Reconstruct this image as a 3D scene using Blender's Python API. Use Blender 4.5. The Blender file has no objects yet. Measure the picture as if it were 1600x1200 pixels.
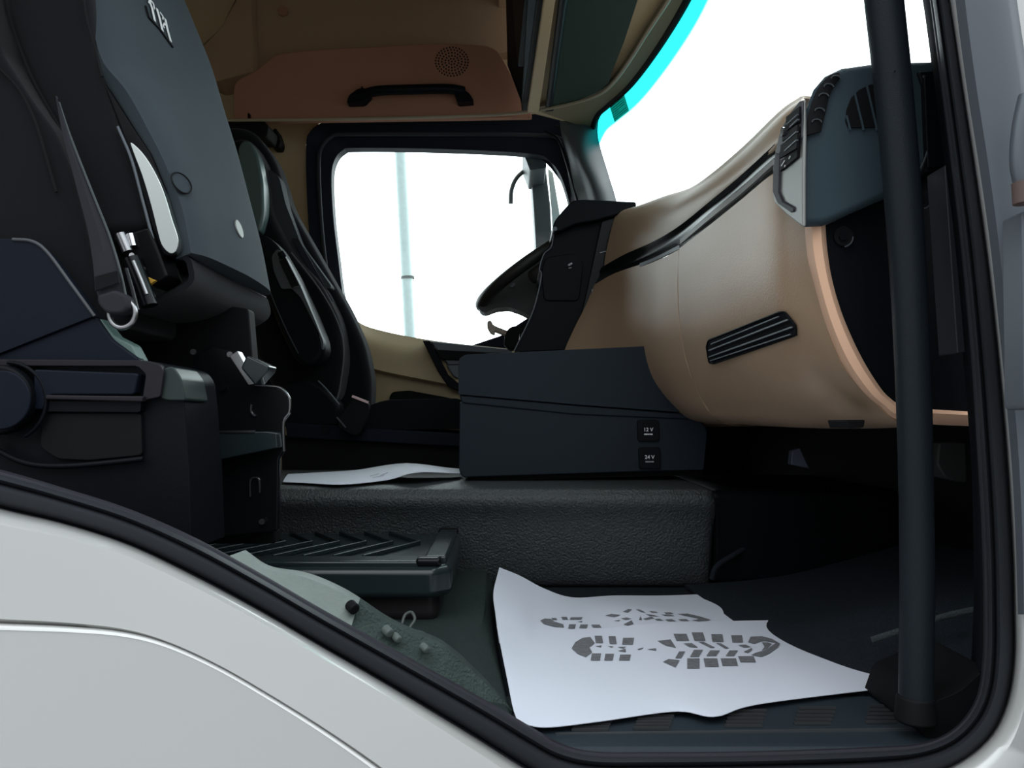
import bpy, bmesh, math, random
from mathutils import Vector, Matrix
from mathutils.bvhtree import BVHTree
random.seed(7)
SC = bpy.context.scene
COL = SC.collection

# ------------------------------------------------------------------ camera, sky, exposure
CAM = Vector((0.0, 0.0, 1.75))
PITCH = math.atan(60/1200)
cd = bpy.data.cameras.new('camera'); cd.lens = 27.0; cd.sensor_width = 36.0; cd.sensor_fit = 'HORIZONTAL'
cd.clip_start = 0.02; cd.clip_end = 500
cam = bpy.data.objects.new('camera', cd); COL.objects.link(cam)
cam.location = CAM; cam.rotation_euler = (math.pi/2 + PITCH, 0, 0)
SC.camera = cam
w = bpy.data.worlds.new('overcast_sky'); SC.world = w; w.use_nodes = True
bg = w.node_tree.nodes['Background']; bg.inputs['Color'].default_value = (0.90, 0.96, 1.0, 1)
def sky_gradient():
    # overcast: bright over the driver side and ahead, dim low sky behind the camera, bright zenith
    nt = w.node_tree; tc = nt.nodes.new('ShaderNodeTexCoord'); sp = nt.nodes.new('ShaderNodeSeparateXYZ')
    nt.links.new(tc.outputs['Generated'], sp.inputs[0])
    def mr(src, a, b, c, d):
        n = nt.nodes.new('ShaderNodeMapRange'); n.interpolation_type = 'SMOOTHSTEP'
        for k, v in zip(('From Min','From Max','To Min','To Max'), (a, b, c, d)): n.inputs[k].default_value = v
        nt.links.new(src, n.inputs['Value']); return n.outputs[0]
    side = mr(sp.outputs['Y'], -0.35, 0.45, SKY_BACK, SKY_FRONT)
    zen = mr(sp.outputs['Z'], 0.15, 0.85, 0.0, 1.0)
    mx = nt.nodes.new('ShaderNodeMix'); mx.data_type = 'FLOAT'
    nt.links.new(zen, mx.inputs['Factor']); nt.links.new(side, mx.inputs['A']); mx.inputs['B'].default_value = SKY_TOP
    nt.links.new(mx.outputs['Result'], bg.inputs['Strength'])
SKY_BACK, SKY_FRONT, SKY_TOP = 0.38, 3.4, 1.7
sky_gradient()
SC.view_settings.view_transform = 'Standard'; SC.view_settings.look = 'None'
SC.view_settings.gamma = 1.0; SC.view_settings.use_curve_mapping = False
SC.view_settings.exposure = 0.7
SC.cycles.max_bounces = 10; SC.cycles.transparent_max_bounces = 12; SC.cycles.use_denoising = True
SC.cycles.sample_clamp_indirect = 8

# ------------------------------------------------------------------ helpers
def ray(px, py):
    x = (px-800)/1200; y = (600-py)/1200
    c, s = math.cos(PITCH), math.sin(PITCH)
    return Vector((x, c - y*s, s + y*c))
def W(px, py, Y):
    d = ray(px, py); return CAM + d*(Y/d.y)
def WZ(px, py, Z):
    d = ray(px, py); return CAM + d*((Z-CAM.z)/d.z)
def WX(px, py, X):
    d = ray(px, py); return CAM + d*(X/d.x)
def V(*a): return Vector(a)

def cr(pts, n, closed=False):
    """Catmull-Rom through pts, n samples"""
    m = len(pts); out = []
    segs = m if closed else m-1
    for i in range(n):
        t = i/(n if closed else n-1)*segs
        k = min(int(t), segs-1); f = t-k
        if closed: p0, p1, p2, p3 = (pts[(k+j-1) % m] for j in range(4))
        else:
            p1, p2 = pts[k], pts[k+1]
            p0 = pts[k-1] if k > 0 else p1*2-p2
            p3 = pts[k+2] if k+2 < m else p2*2-p1
        out.append(0.5*((2*p1) + (p2-p0)*f + (2*p0-5*p1+4*p2-p3)*f*f + (3*p1-p0-3*p2+p3)*f**3))
    return out
def v2(l): return [Vector((a[0], a[1], 0)) for a in l]
def smooth2(l, n, closed=False): return [(p.x, p.y) for p in cr(v2(l), n, closed)]
def roundpoly(pts, r, seg=5):
    """round the corners of a 2-D px polygon; r one value or per-corner list"""
    out = []; m = len(pts)
    for i in range(m):
        p = Vector(pts[i][:2]); a = Vector(pts[i-1][:2]); b = Vector(pts[(i+1) % m][:2])
        rr = r[i] if isinstance(r, (list, tuple)) else r
        d1 = (a-p); d2 = (b-p)
        q = min(rr, d1.length*0.45, d2.length*0.45)
        if q < 0.5: out.append((p.x, p.y)); continue
        s = p + d1.normalized()*q; e = p + d2.normalized()*q
        for k in range(seg+1):
            t = k/seg
            c = s*(1-t)**2 + p*2*t*(1-t) + e*t*t
            out.append((c.x, c.y))
    return out

ORG = {}
def thing(name, label, cat, loc, group=None):
    o = bpy.data.objects.new(name, None); COL.objects.link(o); o.location = loc
    o.empty_display_size = 0.05
    o['label'] = label; o['category'] = cat
    if group: o['group'] = group
    ORG[o.name] = Vector(loc); return o
def tag(o, label, cat, group=None):
    o['label'] = label; o['category'] = cat
    if group: o['group'] = group
    return o
def struct(o): o['kind'] = 'structure'; return o

def mesh(name, verts, faces, mat, parent=None, bevel=0, seg=3, sub=0, solid=0, solid_off=0, smooth=True, sharp=35, uv=None, mats=None, fmat=None):
    verts = [Vector(v) for v in verts]
    if parent is not None: org = ORG[parent.name]
    else:
        xs = [v.x for v in verts]; ys = [v.y for v in verts]; zs = [v.z for v in verts]
        org = Vector(((min(xs)+max(xs))/2, (min(ys)+max(ys))/2, min(zs)))
    me = bpy.data.meshes.new(name)
    me.from_pydata([v-org for v in verts], [], faces)
    bm = bmesh.new(); bm.from_mesh(me)
    bmesh.ops.recalc_face_normals(bm, faces=bm.faces); bm.to_mesh(me); bm.free()
    me.validate()
    o = bpy.data.objects.new(name, me); COL.objects.link(o)
    me.materials.append(mat)
    if mats:
        for m2 in mats: me.materials.append(m2)
        for i, k in enumerate(fmat): me.polygons[i].material_index = k
    if smooth:
        me.polygons.foreach_set('use_smooth', [True]*len(me.polygons))
        me.set_sharp_from_angle(angle=math.radians(sharp))
    if parent is not None: o.parent = parent
    else: o.location = org
    ORG[o.name] = org
    if solid:
        s = o.modifiers.new('solid', 'SOLIDIFY'); s.thickness = solid; s.offset = solid_off
        e = o.modifiers.new('split', 'EDGE_SPLIT'); e.split_angle = math.radians(55); e.use_edge_sharp = False
    if bevel:
        b = o.modifiers.new('bevel', 'BEVEL'); b.width = bevel; b.segments = seg; b.limit_method = 'ANGLE'; b.angle_limit = math.radians(32)
        b.harden_normals = True; b.use_clamp_overlap = True
    if sub:
        s = o.modifiers.new('sub', 'SUBSURF'); s.levels = sub; s.render_levels = sub
    return o

def prism_v(front, back):
    n = len(front)
    f = [tuple(range(n)), tuple(range(2*n-1, n-1, -1))]
    for i in range(n): f.append((i, (i+1) % n, n+(i+1) % n, n+i))
    return list(front)+list(back), f
def prism(name, px, Y0, Y1, mat, parent=None, bevel=0.004, **k):
    """outline seen at depth Y0 (per-point (px,py[,Y])) extruded straight back by Y1-Y0"""
    front = [W(p[0], p[1], p[2] if len(p) > 2 else Y0) for p in px]
    back = [v + V(0, Y1-Y0, 0) for v in front]
    vs, f = prism_v(front, back)
    return mesh(name, vs, f, mat, parent, bevel=bevel, **k)
def prism3(name, front, vec, mat, parent=None, bevel=0.004, **k):
    vs, f = prism_v(front, [v+Vector(vec) for v in front])
    return mesh(name, vs, f, mat, parent, bevel=bevel, **k)
def hexa(name, f4, b4, mat, parent=None, bevel=0.004, **k):
    vs, f = prism_v(f4, b4); return mesh(name, vs, f, mat, parent, bevel=bevel, **k)
def box(name, lo, hi, mat, parent=None, bevel=0.003, **k):
    x0, y0, z0 = lo; x1, y1, z1 = hi
    fr = [V(x0,y0,z0), V(x1,y0,z0), V(x1,y0,z1), V(x0,y0,z1)]
    bk = [V(x0,y1,z0), V(x1,y1,z0), V(x1,y1,z1), V(x0,y1,z1)]
    return hexa(name, fr, bk, mat, parent, bevel, **k)
def grid_vf(rows, nu, nv):
    rows = [cr([Vector(p) for p in r], nu) for r in rows]
    cols = list(zip(*rows)); cols = [cr(list(c), nv) for c in cols]
    vs = []; fs = []
    for j in range(nv):
        for i in range(nu): vs.append(cols[i][j])
    for j in range(nv-1):
        for i in range(nu-1): a = j*nu+i; fs.append((a, a+1, a+nu+1, a+nu))
    return vs, fs
def patch(name, rows, mat, parent=None, nu=24, nv=24, solid=0.006, solid_off=0, px=True, **k):
    if px: rows = [[W(*p) for p in r] for r in rows]
    vs, fs = grid_vf(rows, nu, nv)
    return mesh(name, vs, fs, mat, parent, solid=solid, solid_off=solid_off, sharp=60, **k)
def bvh_of(o):
    dg = bpy.context.evaluated_depsgraph_get(); dg.update()
    ev = o.evaluated_get(dg); me = ev.to_mesh(); org = ORG[o.name]
    t = BVHTree.FromPolygons([v.co+org for v in me.vertices], [tuple(p.vertices) for p in me.polygons])
    ev.to_mesh_clear(); return t
def hit(t, px, py, off=0.001, fallback=1.0):
    d = ray(px, py).normalized()
    loc, nrm, i, dist = t.ray_cast(CAM, d)
    if loc is None: return W(px, py, fallback)
    if nrm.dot(d) > 0: nrm = -nrm
    return loc + nrm*off
def tube_vf(pts, r, n=12, closed=False, flat=1.0, up=None):
    pts = [Vector(p) for p in pts]; m = len(pts); vs = []; fs = []
    prev = None
    for i, p in enumerate(pts):
        if closed: t = (pts[(i+1) % m]-pts[i-1]).normalized()
        else: t = (pts[min(i+1, m-1)]-pts[max(i-1, 0)]).normalized()
        if prev is None:
            a = Vector(up) if up else (V(0,0,1) if abs(t.z) < .9 else V(1,0,0))
            u = (a - t*a.dot(t)).normalized()
        else: u = (prev - t*prev.dot(t)).normalized()
        prev = u; b = t.cross(u)
        rr = r[i] if isinstance(r, (list, tuple)) else r
        for k in range(n):
            an = 2*math.pi*k/n
            vs.append(p + u*math.cos(an)*rr + b*math.sin(an)*rr*flat)
    for i in range(m if closed else m-1):
        for k in range(n):
            a = i*n+k; b2 = i*n+(k+1) % n; j = (i+1) % m
            fs.append((a, b2, j*n+(k+1) % n, j*n+k))
    if not closed:
        fs.append(tuple(range(n-1, -1, -1))); fs.append(tuple(range((m-1)*n, m*n)))
    return vs, fs
def tube(name, pts, r, mat, parent=None, n=12, closed=False, flat=1.0, up=None, **k):
    vs, fs = tube_vf(pts, r, n, closed, flat, up); return mesh(name, vs, fs, mat, parent, sharp=50, **k)
def join_vf(lst):
    vs = []; fs = []
    for a, b in lst:
        o = len(vs); vs += list(a); fs += [tuple(i+o for i in f) for f in b]
    return vs, fs
def box_vf(c, sx, sy, sz):
    c = Vector(c); fr = [c+V(-sx,-sy,-sz), c+V(sx,-sy,-sz), c+V(sx,-sy,sz), c+V(-sx,-sy,sz)]
    return prism_v(fr, [v+V(0,2*sy,0) for v in fr])
def bar_vf(a, b, wd, dp, nrm):
    """thin bar from a to b, width wd (in the plane), depth dp along nrm"""
    a = Vector(a); b = Vector(b); t = (b-a).normalized(); nrm = Vector(nrm).normalized(); s = t.cross(nrm).normalized()*wd/2
    f = [a-s, b-s, b+s, a+s]; return prism_v(f, [v+nrm*dp for v in f])
def ribbon(name, I, O, prof, Y, mat, parent=None, n=60, solid=0.004, smooth_paths=True, **k):
    """band between two px paths, profile = [(t, dY)] across it"""
    if smooth_paths: I = smooth2(I, n); O = smooth2(O, n)
    n = len(I); vs = []; fs = []; m = len(prof)
    for i in range(n):
        for t, dy in prof:
            vs.append(W(I[i][0]*(1-t)+O[i][0]*t, I[i][1]*(1-t)+O[i][1]*t, Y+dy))
    for i in range(n-1):
        for j in range(m-1): a = i*m+j; fs.append((a, a+1, a+m+1, a+m))
    return mesh(name, vs, fs, mat, parent, solid=solid, sharp=50, **k)
def disc_vf(c, r, nrm, h, n=20, r2=None):
    c = Vector(c); nrm = Vector(nrm).normalized(); a = V(0,0,1) if abs(nrm.z) < .9 else V(1,0,0)
    u = a.cross(nrm).normalized(); b = nrm.cross(u); r2 = r2 or r
    f = [c+u*math.cos(2*math.pi*k/n)*r+b*math.sin(2*math.pi*k/n)*r2 for k in range(n)]
    return prism_v(f, [v+nrm*h for v in f])
def text(name, s, px, py, Y, size, mat, parent, roll=0, align='CENTER'):
    cu = bpy.data.curves.new('txt', 'FONT'); cu.body = s; cu.size = size; cu.align_x = align; cu.align_y = 'CENTER'; cu.extrude = 0.0002; cu.offset = size*0.012
    to = bpy.data.objects.new('txt', cu); COL.objects.link(to)
    dg = bpy.context.evaluated_depsgraph_get(); me = to.evaluated_get(dg).to_mesh()
    M = Matrix.Translation(W(px, py, Y)) @ Matrix.Rotation(math.pi/2, 4, 'X') @ Matrix.Rotation(roll, 4, 'Z')
    vs = [M @ v.co for v in me.vertices]; fs = [tuple(p.vertices) for p in me.polygons]
    to.evaluated_get(dg).to_mesh_clear(); bpy.data.objects.remove(to); bpy.data.curves.remove(cu)
    return mesh(name, vs, fs, mat, parent, smooth=False)

# ------------------------------------------------------------------ materials
def M(name, col, rough=0.5, metal=0.0, bump=None, spec=0.5, coat=0.0, var=0.0, vscale=6.0, sheen=0.0, stretch=None):
    m = bpy.data.materials.new(name); m.use_nodes = True; nt = m.node_tree; b = nt.nodes['Principled BSDF']
    b.inputs['Base Color'].default_value = (*col, 1); b.inputs['Roughness'].default_value = rough; b.inputs['Metallic'].default_value = metal
    b.inputs['Specular IOR Level'].default_value = spec; b.inputs['Coat Weight'].default_value = coat; b.inputs['Sheen Weight'].default_value = sheen
    tc = nt.nodes.new('ShaderNodeTexCoord'); src = tc.outputs['Object']
    if stretch:
        mp = nt.nodes.new('ShaderNodeMapping'); mp.inputs['Scale'].default_value = stretch
        nt.links.new(src, mp.inputs['Vector']); src = mp.outputs['Vector']
    if bump:
        n = nt.nodes.new('ShaderNodeTexNoise'); n.inputs['Scale'].default_value = bump[0]; n.inputs['Detail'].default_value = 3
        nt.links.new(src, n.inputs['Vector'])
        bp = nt.nodes.new('ShaderNodeBump'); bp.inputs['Strength'].default_value = bump[1]; bp.inputs['Distance'].default_value = bump[2] if len(bump) > 2 else 0.001
        nt.links.new(n.outputs['Fac'], bp.inputs['Height']); nt.links.new(bp.outputs['Normal'], b.inputs['Normal'])
    if var:
        n2 = nt.nodes.new('ShaderNodeTexNoise'); n2.inputs['Scale'].default_value = vscale; n2.inputs['Detail'].default_value = 4
        nt.links.new(tc.outputs['Object'], n2.inputs['Vector'])
        mx = nt.nodes.new('ShaderNodeMix'); mx.data_type = 'RGBA'
        mx.inputs['A'].default_value = (*[c*(1-var) for c in col], 1); mx.inputs['B'].default_value = (*[min(1, c*(1+var)) for c in col], 1)
        nt.links.new(n2.outputs['Fac'], mx.inputs['Factor']); nt.links.new(mx.outputs['Result'], b.inputs['Base Color'])
    return m
def glass(name, tint, refl=0.04):
    m = bpy.data.materials.new(name); m.use_nodes = True; nt = m.node_tree; nt.nodes.clear()
    o = nt.nodes.new('ShaderNodeOutputMaterial'); t = nt.nodes.new('ShaderNodeBsdfTransparent'); g = nt.nodes.new('ShaderNodeBsdfGlossy')
    g.inputs['Roughness'].default_value = 0.02; t.inputs['Color'].default_value = (*tint, 1)
    mx = nt.nodes.new('ShaderNodeMixShader'); mx.inputs['Fac'].default_value = refl
    nt.links.new(t.outputs[0], mx.inputs[1]); nt.links.new(g.outputs[0], mx.inputs[2]); nt.links.new(mx.outputs[0], o.inputs[0])
    return m
black = M('black_plastic', (0.0045,0.0055,0.0075), 0.45, spec=0.10, bump=(900,0.25), var=0.15)
blackgloss = M('black_gloss', (0.005,0.006,0.007), 0.22, spec=0.22)
navy = M('blue_black_plastic', (0.007,0.010,0.018), 0.48, spec=0.11, bump=(1100,0.25), var=0.1)
podm = M('slate_soft_plastic', (0.042,0.064,0.078), 0.5, spec=0.14, bump=(1300,0.3), var=0.1)
rubber = M('black_rubber', (0.030,0.033,0.039), 0.5, spec=0.14, var=0.2)
deep = M('deep_black', (0.004,0.004,0.005), 0.7, spec=0.2)
fabric = M('charcoal_fabric', (0.009,0.0095,0.011), 0.9, spec=0.05, bump=(1600,0.5), sheen=0.1, var=0.12)
slate = M('slate_cover_fabric', (0.042,0.055,0.064), 0.85, bump=(1400,0.5), sheen=0.05, var=0.10, vscale=14, spec=0.15)
meshfab = M('grey_mesh_fabric', (0.045,0.052,0.054), 0.9, bump=(500,0.6), var=0.15)
beltm = M('belt_webbing', (0.025,0.025,0.032), 0.7, spec=0.2, bump=(900,0.5), stretch=(3,3,0.3))
beige = M('beige_skin', (0.40,0.272,0.178), 0.40, spec=0.65, bump=(420,0.35,0.0012), var=0.06)
beigetop = M('olive_beige_skin', (0.42,0.30,0.20), 0.42, spec=0.5, bump=(420,0.35,0.0012), var=0.06)
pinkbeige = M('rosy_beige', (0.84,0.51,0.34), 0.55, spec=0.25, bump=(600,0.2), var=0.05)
tan = M('tan_trim', (0.50,0.385,0.225), 0.6, bump=(500,0.2), var=0.05)
brown = M('brown_headliner', (0.36,0.18,0.115), 0.85, spec=0.2, bump=(900,0.4), var=0.10)
dbrown = M('dark_headliner', (0.38,0.26,0.165), 0.9, spec=0.2, bump=(900,0.4), var=0.1)
greenhd = M('green_black_blind', (0.018,0.040,0.028), 0.6, spec=0.2, bump=(1000,0.2), var=0.1)
silver = M('silver_paint', (0.56,0.56,0.545), 0.32, metal=0.25, coat=0.6)
greymetal = M('grey_metal', (0.095,0.108,0.125), 0.45, metal=0.2)
chrome = M('chrome', (0.7,0.7,0.72), 0.15, metal=1.0)
steel = M('brushed_steel', (0.35,0.35,0.36), 0.3, metal=1.0)
silvertrim = M('satin_silver_trim', (0.30,0.305,0.29), 0.5, metal=0.4)
paper = M('white_paper', (0.76,0.80,0.90), 0.75, bump=(60,0.12,0.002), var=0.02)
ink = M('grey_print_ink', (0.17,0.175,0.19), 0.8, var=0.55, vscale=160)
white = M('white_print', (0.8,0.8,0.8), 0.6)
dimwhite = M('grey_print', (0.35,0.35,0.37), 0.6)
tunnelm = M('tunnel_vinyl', (0.044,0.052,0.054), 0.50, spec=0.7, bump=(220,1.0,0.004), var=0.15, vscale=30)
carpet = M('green_black_carpet', (0.028,0.040,0.038), 0.9, spec=0.2, bump=(380,1.0,0.003), var=0.25, vscale=60)
carpetb = M('blue_black_carpet', (0.014,0.019,0.026), 0.9, spec=0.2, bump=(380,1.0,0.003), var=0.3, vscale=60)
stepm = M('step_black_plastic', (0.016,0.024,0.027), 0.2, var=0.1)
concrete = M('pale_concrete', (0.20,0.20,0.20), 0.9, bump=(40,0.4), var=0.15, vscale=3)
galv = M('galvanised_steel', (0.62,0.74,0.73), 0.55, metal=0.2, var=0.12, vscale=20)
mirrorm = M('mirror_arm_black', (0.06,0.075,0.085), 0.5)
pillarm = M('pillar_grey', (0.050,0.060,0.064), 0.5, bump=(900,0.2))
clear = glass('clear_glass', (0.93,0.97,0.96), 0.03)
padm = M('green_lit_plastic', (0.07,0.11,0.105), 0.3)  # green window light on the driver seat pad, put into its colour
orange = M('amber_plastic', (0.5,0.28,0.03), 0.5)
rim = M('wheel_leather', (0.020,0.019,0.018), 0.5, bump=(500,0.3))
beigestalk = M('ivory_plastic', (0.42,0.34,0.27), 0.5)

# tinted band: transmission fades to clear at its lower edge (UV v)
bandm = glass('sun_band_tint', (0.012,0.62,0.62), 0.02)
def _band():
    nt = bandm.node_tree; t = next(n for n in nt.nodes if n.type == 'BSDF_TRANSPARENT')
    uv = nt.nodes.new('ShaderNodeUVMap'); sp = nt.nodes.new('ShaderNodeSeparateXYZ'); rp = nt.nodes.new('ShaderNodeValToRGB')
    rp.color_ramp.elements[0].position = 0.72; rp.color_ramp.elements[0].color = (0.012,0.50,0.50,1)
    rp.color_ramp.elements[1].position = 1.0; rp.color_ramp.elements[1].color = (0.93,0.97,0.96,1)
    nt.links.new(uv.outputs[0], sp.inputs[0]); nt.links.new(sp.outputs['Y'], rp.inputs[0]); nt.links.new(rp.outputs[0], t.inputs[0])
_band()
stickm = glass('sticker_film', (0.25,0.32,0.28), 0.03)
stickl = glass('sticker_print', (0.02,0.10,0.09), 0.03)

# ------------------------------------------------------------------ setting
FZ = 1.40            # cab floor
struct(box('ground', (-40,-40,-0.2), (40,60,0), concrete, bevel=0, smooth=False))
struct(box('floor', (-1.35,0.84,FZ-0.05), (0.90,2.92,FZ), carpetb, bevel=0.002))
struct(box('ceiling', (-1.42,0.78,3.36), (0.50,2.95,3.42), dbrown, bevel=0.002))
struct(box('wall_rear', (-1.42,0.80,FZ-0.05), (-1.35,2.92,3.36), tan, bevel=0.002))
struct(box('wall_front', (0.84,0.84,FZ), (0.90,2.92,2.02), deep, bevel=0.002))
# near side: header above the door opening and the panel behind it
o = struct(box('wall_right', (-1.42,0.74,2.86), (0.50,0.80,3.42), silver, bevel=0.004))
for nm, lo, hi in (('rear_panel', (-1.42,0.74,1.0), (-1.02,0.80,2.86)),):
    box(nm, lo, hi, silver, o)

# far side wall: beige side around the driver door
struct(box('wall_front_left', (0.10,2.86,FZ-0.05), (0.90,2.92,2.02), deep, bevel=0.002))
struct(box('wall_front_right', (0.61,0.75,0.9), (0.90,0.80,2.05), silver, bevel=0.004))
# passenger door standing open on its front hinges, right of the doorway
od = struct(hexa('door_2', [V(0.66,0.70,1.0),V(0.80,-0.35,1.0),V(0.80,-0.35,2.05),V(0.66,0.70,2.05)], [V(0.74,0.71,1.0),V(0.88,-0.34,1.0),V(0.88,-0.34,2.05),V(0.74,0.71,2.05)], navy, bevel=0.02))
hexa('outer_skin', [V(0.745,0.71,0.98),V(0.885,-0.34,0.98),V(0.885,-0.34,2.07),V(0.745,0.71,2.07)], [V(0.765,0.71,0.98),V(0.905,-0.34,0.98),V(0.905,-0.34,2.07),V(0.765,0.71,2.07)], silver, od, bevel=0.006)
ws = struct(prism('wall_left', [(200,-60),(926,-60),(926,185),(905,190),(500,190),(478,225),(482,330),(505,480),(530,640),(530,760),(200,760)], 2.86, 2.92, tan, bevel=0.002))
hd = prism('header_panel', roundpoly([(365,190),(365,128),(405,108),(430,84),(500,77),(690,67),(775,72),(825,165),(832,183)], [2,14,20,20,20,30,20,4,4]), 2.68, 2.708, brown, ws, bevel=0.008)
prism('corner_panel', roundpoly([(300,90),(345,45),(392,-40),(396,112),(335,128),(308,116)], 4), 2.74, 2.86, dbrown, ws, bevel=0.006)
prism('rear_corner', [(200,-60),(398,-60),(345,45),(300,85),(305,190),(200,190)], 2.80, 2.86, tan, ws, bevel=0.004)
prism('upper_lining', [(390,-70),(800,-70),(800,80),(390,120)], 2.80, 2.86, dbrown, ws, bevel=0.004)
t = disc_vf(W(443,19,2.795), 0.018, (0,-1,0), 0.012)
mesh('stud', *t, brown, ws, bevel=0.002)
# speaker grille in the header panel: small dark holes in concentric rings
L = []
for rr, n in ((0,1),(0.012,7),(0.024,14),(0.036,20),(0.048,26),(0.058,32)):
    for k in range(n):
        a = 2*math.pi*k/n + rr*9
        c = W(706,96,2.677); L.append(disc_vf(c+V(math.cos(a)*rr,0,math.sin(a)*rr*0.9), 0.0028, (0,1,0), 0.003, 6))
mesh('speaker_holes', *join_vf(L), deep, ws)
# thin pale trim line running below the header and round over the windscreen
tp = [W(355,188,2.66), W(480,187,2.66), W(620,184.5,2.66), W(760,180,2.645)] + [WZ(px, py, 2.812) for px, py in ((830,174),(900,160),(940,145),(962,125),(987,90),(1012,50),(1045,0),(1075,-50),(1110,-120),(1140,-200))]
struct(tube('trim_1', cr(tp, 60), 0.0055, M('pale_trim',(0.34,0.29,0.2),0.4), n=8))

# driver door (far): black frame with rounded opening, glass, beige lower trim
door = thing('door_1', 'driver door across the cab with a large bright window and black frame', 'door', W(700,660,2.86))
door['kind'] = 'structure'
outer = smooth2([(478,225),(479,300),(486,400),(500,480),(515,545),(640,620),(800,660),(940,640),(935,400),(918,310),(905,250),(896,205),(890,178),(800,180),(700,186),(525,188),(500,193),(484,206)], 96, True)
inner = smooth2([(518,280),(521,340),(528,400),(538,470),(556,503),(600,520),(690,536),(800,548),(893,560),(902,450),(896,360),(885,300),(866,258),(836,241),(700,233),(560,231),(535,235),(522,252)], 96, True)
def ring(name, A, Ya, B, Yb, depth, mat, parent, **k):
    n = len(A); a = [W(*p, Ya) for p in A]; b = [W(*p, Yb) for p in B]
    # align start points
    j = min(range(n), key=lambda q: (b[q]-a[0]).length); b = b[j:]+b[:j]
    a2 = [v+V(0,depth,0) for v in a]; b2 = [v+V(0,depth,0) for v in b]
    vs = a+b+a2+b2; fs = []
    for i in range(n):
        q = (i+1) % n
        fs += [(i,q,n+q,n+i), (2*n+i,3*n+i,3*n+q,2*n+q), (i,2*n+i,2*n+q,q), (n+i,n+q,3*n+q,3*n+i)]
    return mesh(name, vs, fs, mat, parent, **k)
ring('door_frame', outer, 2.80, inner, 2.84, 0.05, navy, door, bevel=0.006)
mid = [((a[0]*0.5+b[0]*0.5), (a[1]*0.5+b[1]*0.5)) for a, b in zip(outer, inner)]
tube('frame_seal', [W(*p, 2.806) for p in mid], 0.008, rubber, door, n=8, closed=True)
g = mesh('window_1', [W(*p, 2.872) for p in inner], [tuple(range(len(inner)))], clear, door, solid=0.004, smooth=False)
# beige door trim under the glass
dt = patch('door_trim', [[(528,470,2.83),(556,506,2.83),(600,522,2.83),(690,538,2.83),(830,552,2.83)],
      [(528,515,2.79),(556,530,2.78),(600,548,2.78),(690,568,2.78),(830,585,2.78)],
      [(528,560,2.77),(560,570,2.76),(600,582,2.76),(690,600,2.76),(830,625,2.76)]], tan, door, solid=0.03)
patch('door_pocket', [[(528,562,2.80),(600,583,2.80),(690,602,2.80),(830,626,2.80)],[(528,620,2.79),(600,630,2.79),(690,640,2.79),(830,660,2.79)],[(528,720,2.80),(600,730,2.80),(690,740,2.80),(830,750,2.80)]], tan, door, solid=0.02)
prism('pull_recess', roundpoly([(607,624),(612,612),(640,610),(720,625),(720,650),(612,640)],6), 2.765, 2.80, deep, door)
prism('armrest_border', [(660,532),(672,532),(700,585),(718,600),(718,612),(700,604),(684,580)], 2.735, 2.80, black, door)
prism('switch_panel', [(672,533),(800,546),(800,570),(700,570)], 2.74, 2.80, greymetal, door)
prism('window_switches', [(680,546),(800,552),(800,566),(690,562)], 2.73, 2.80, deep, door)
prism('handle_bowl', [(697,570),(716,570),(716,592),(708,588)], 2.73, 2.76, greymetal, door)

# far and near windscreen pillars
pf = struct(patch('trim_2', [[(872,176,2.72),(890,178,2.73),(912,178,2.74),(934,176,2.77)],[(884,225,2.76),(900,240,2.72),(912,236,2.71),(931,215,2.77)],
      [(893,290,2.78),(915,290,2.74),(930,285,2.70),(948,276,2.77)],[(908,340,2.79),(928,340,2.74),(945,335,2.70),(965,335,2.75)],[(960,560,2.8),(985,560,2.75),(1000,560,2.7),(1020,560,2.77)]], pillarm, solid=0.02))
tube('pillar_seal', cr([W(850,204,2.76), W(872,218,2.76), W(886,255,2.76), W(899,300,2.77), W(912,350,2.78)], 30), 0.006, black, pf, n=8)
tube('pillar_groove', cr([W(868,196,2.75), W(886,210,2.75), W(898,250,2.74), W(911,300,2.75), W(924,350,2.76)], 30), 0.005, blackgloss, pf, n=8)

# windscreen: curved sheet, tinted band along its top edge
WT = [(2.80,0.280),(2.757,0.2975),(2.69,0.300),(2.618,0.307),(2.551,0.330),(2.40,0.380),(2.197,0.4174),(1.964,0.445),(1.79,0.452)]
WT = WT + [(3.58-y, x) for y, x in reversed(WT[:-1])]
WTC = cr([V(x, y, 2.83) for y, x in WT], 400)
WTC[0] = WTC[0]
def wtop(s):   # s 0 far .. 1 near
    return WTC[min(399, int(round(s*399)))].copy()
def wbot(s):
    t = wtop(s); c = max(0, 1-((t.y-1.79)/1.01)**2)**0.6
    return V(0.50+0.20*c, t.y, 2.02)
NS = 96
def wp(s, v): return wtop(s).lerp(wbot(s), v)
vs = []; fs = []; N2 = 12
def wsheet(v0, v1, nv):
    vs = []; fs = []; uvs = []
    for j in range(nv+1):
        for i in range(NS+1): vs.append(wp(i/NS, v0+(v1-v0)*j/nv)); uvs.append((i/NS, j/nv))
    for j in range(nv):
        for i in range(NS): a = j*(NS+1)+i; fs.append((a, a+1, a+NS+2, a+NS+1))
    return vs, fs, uvs
BV = 0.105
vs, fs, uvs = wsheet(BV, 1.0, 8)
ws2 = struct(mesh('window_2', vs, fs, clear, None))
vs, fs, uvs = wsheet(0.0, BV, 4)
bo = mesh('sun_band', vs, fs, bandm, ws2)
lay = bo.data.uv_layers.new(name='UVMap')
for l in bo.data.loops: lay.data[l.index].uv = uvs[l.vertex_index]
# header edge over the windscreen (black gasket + tan lip)
tube('gasket', [wtop(i/NS)+V(-0.004,0,-0.004) for i in range(NS+1)], 0.012, deep, ws2, n=10)
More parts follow.
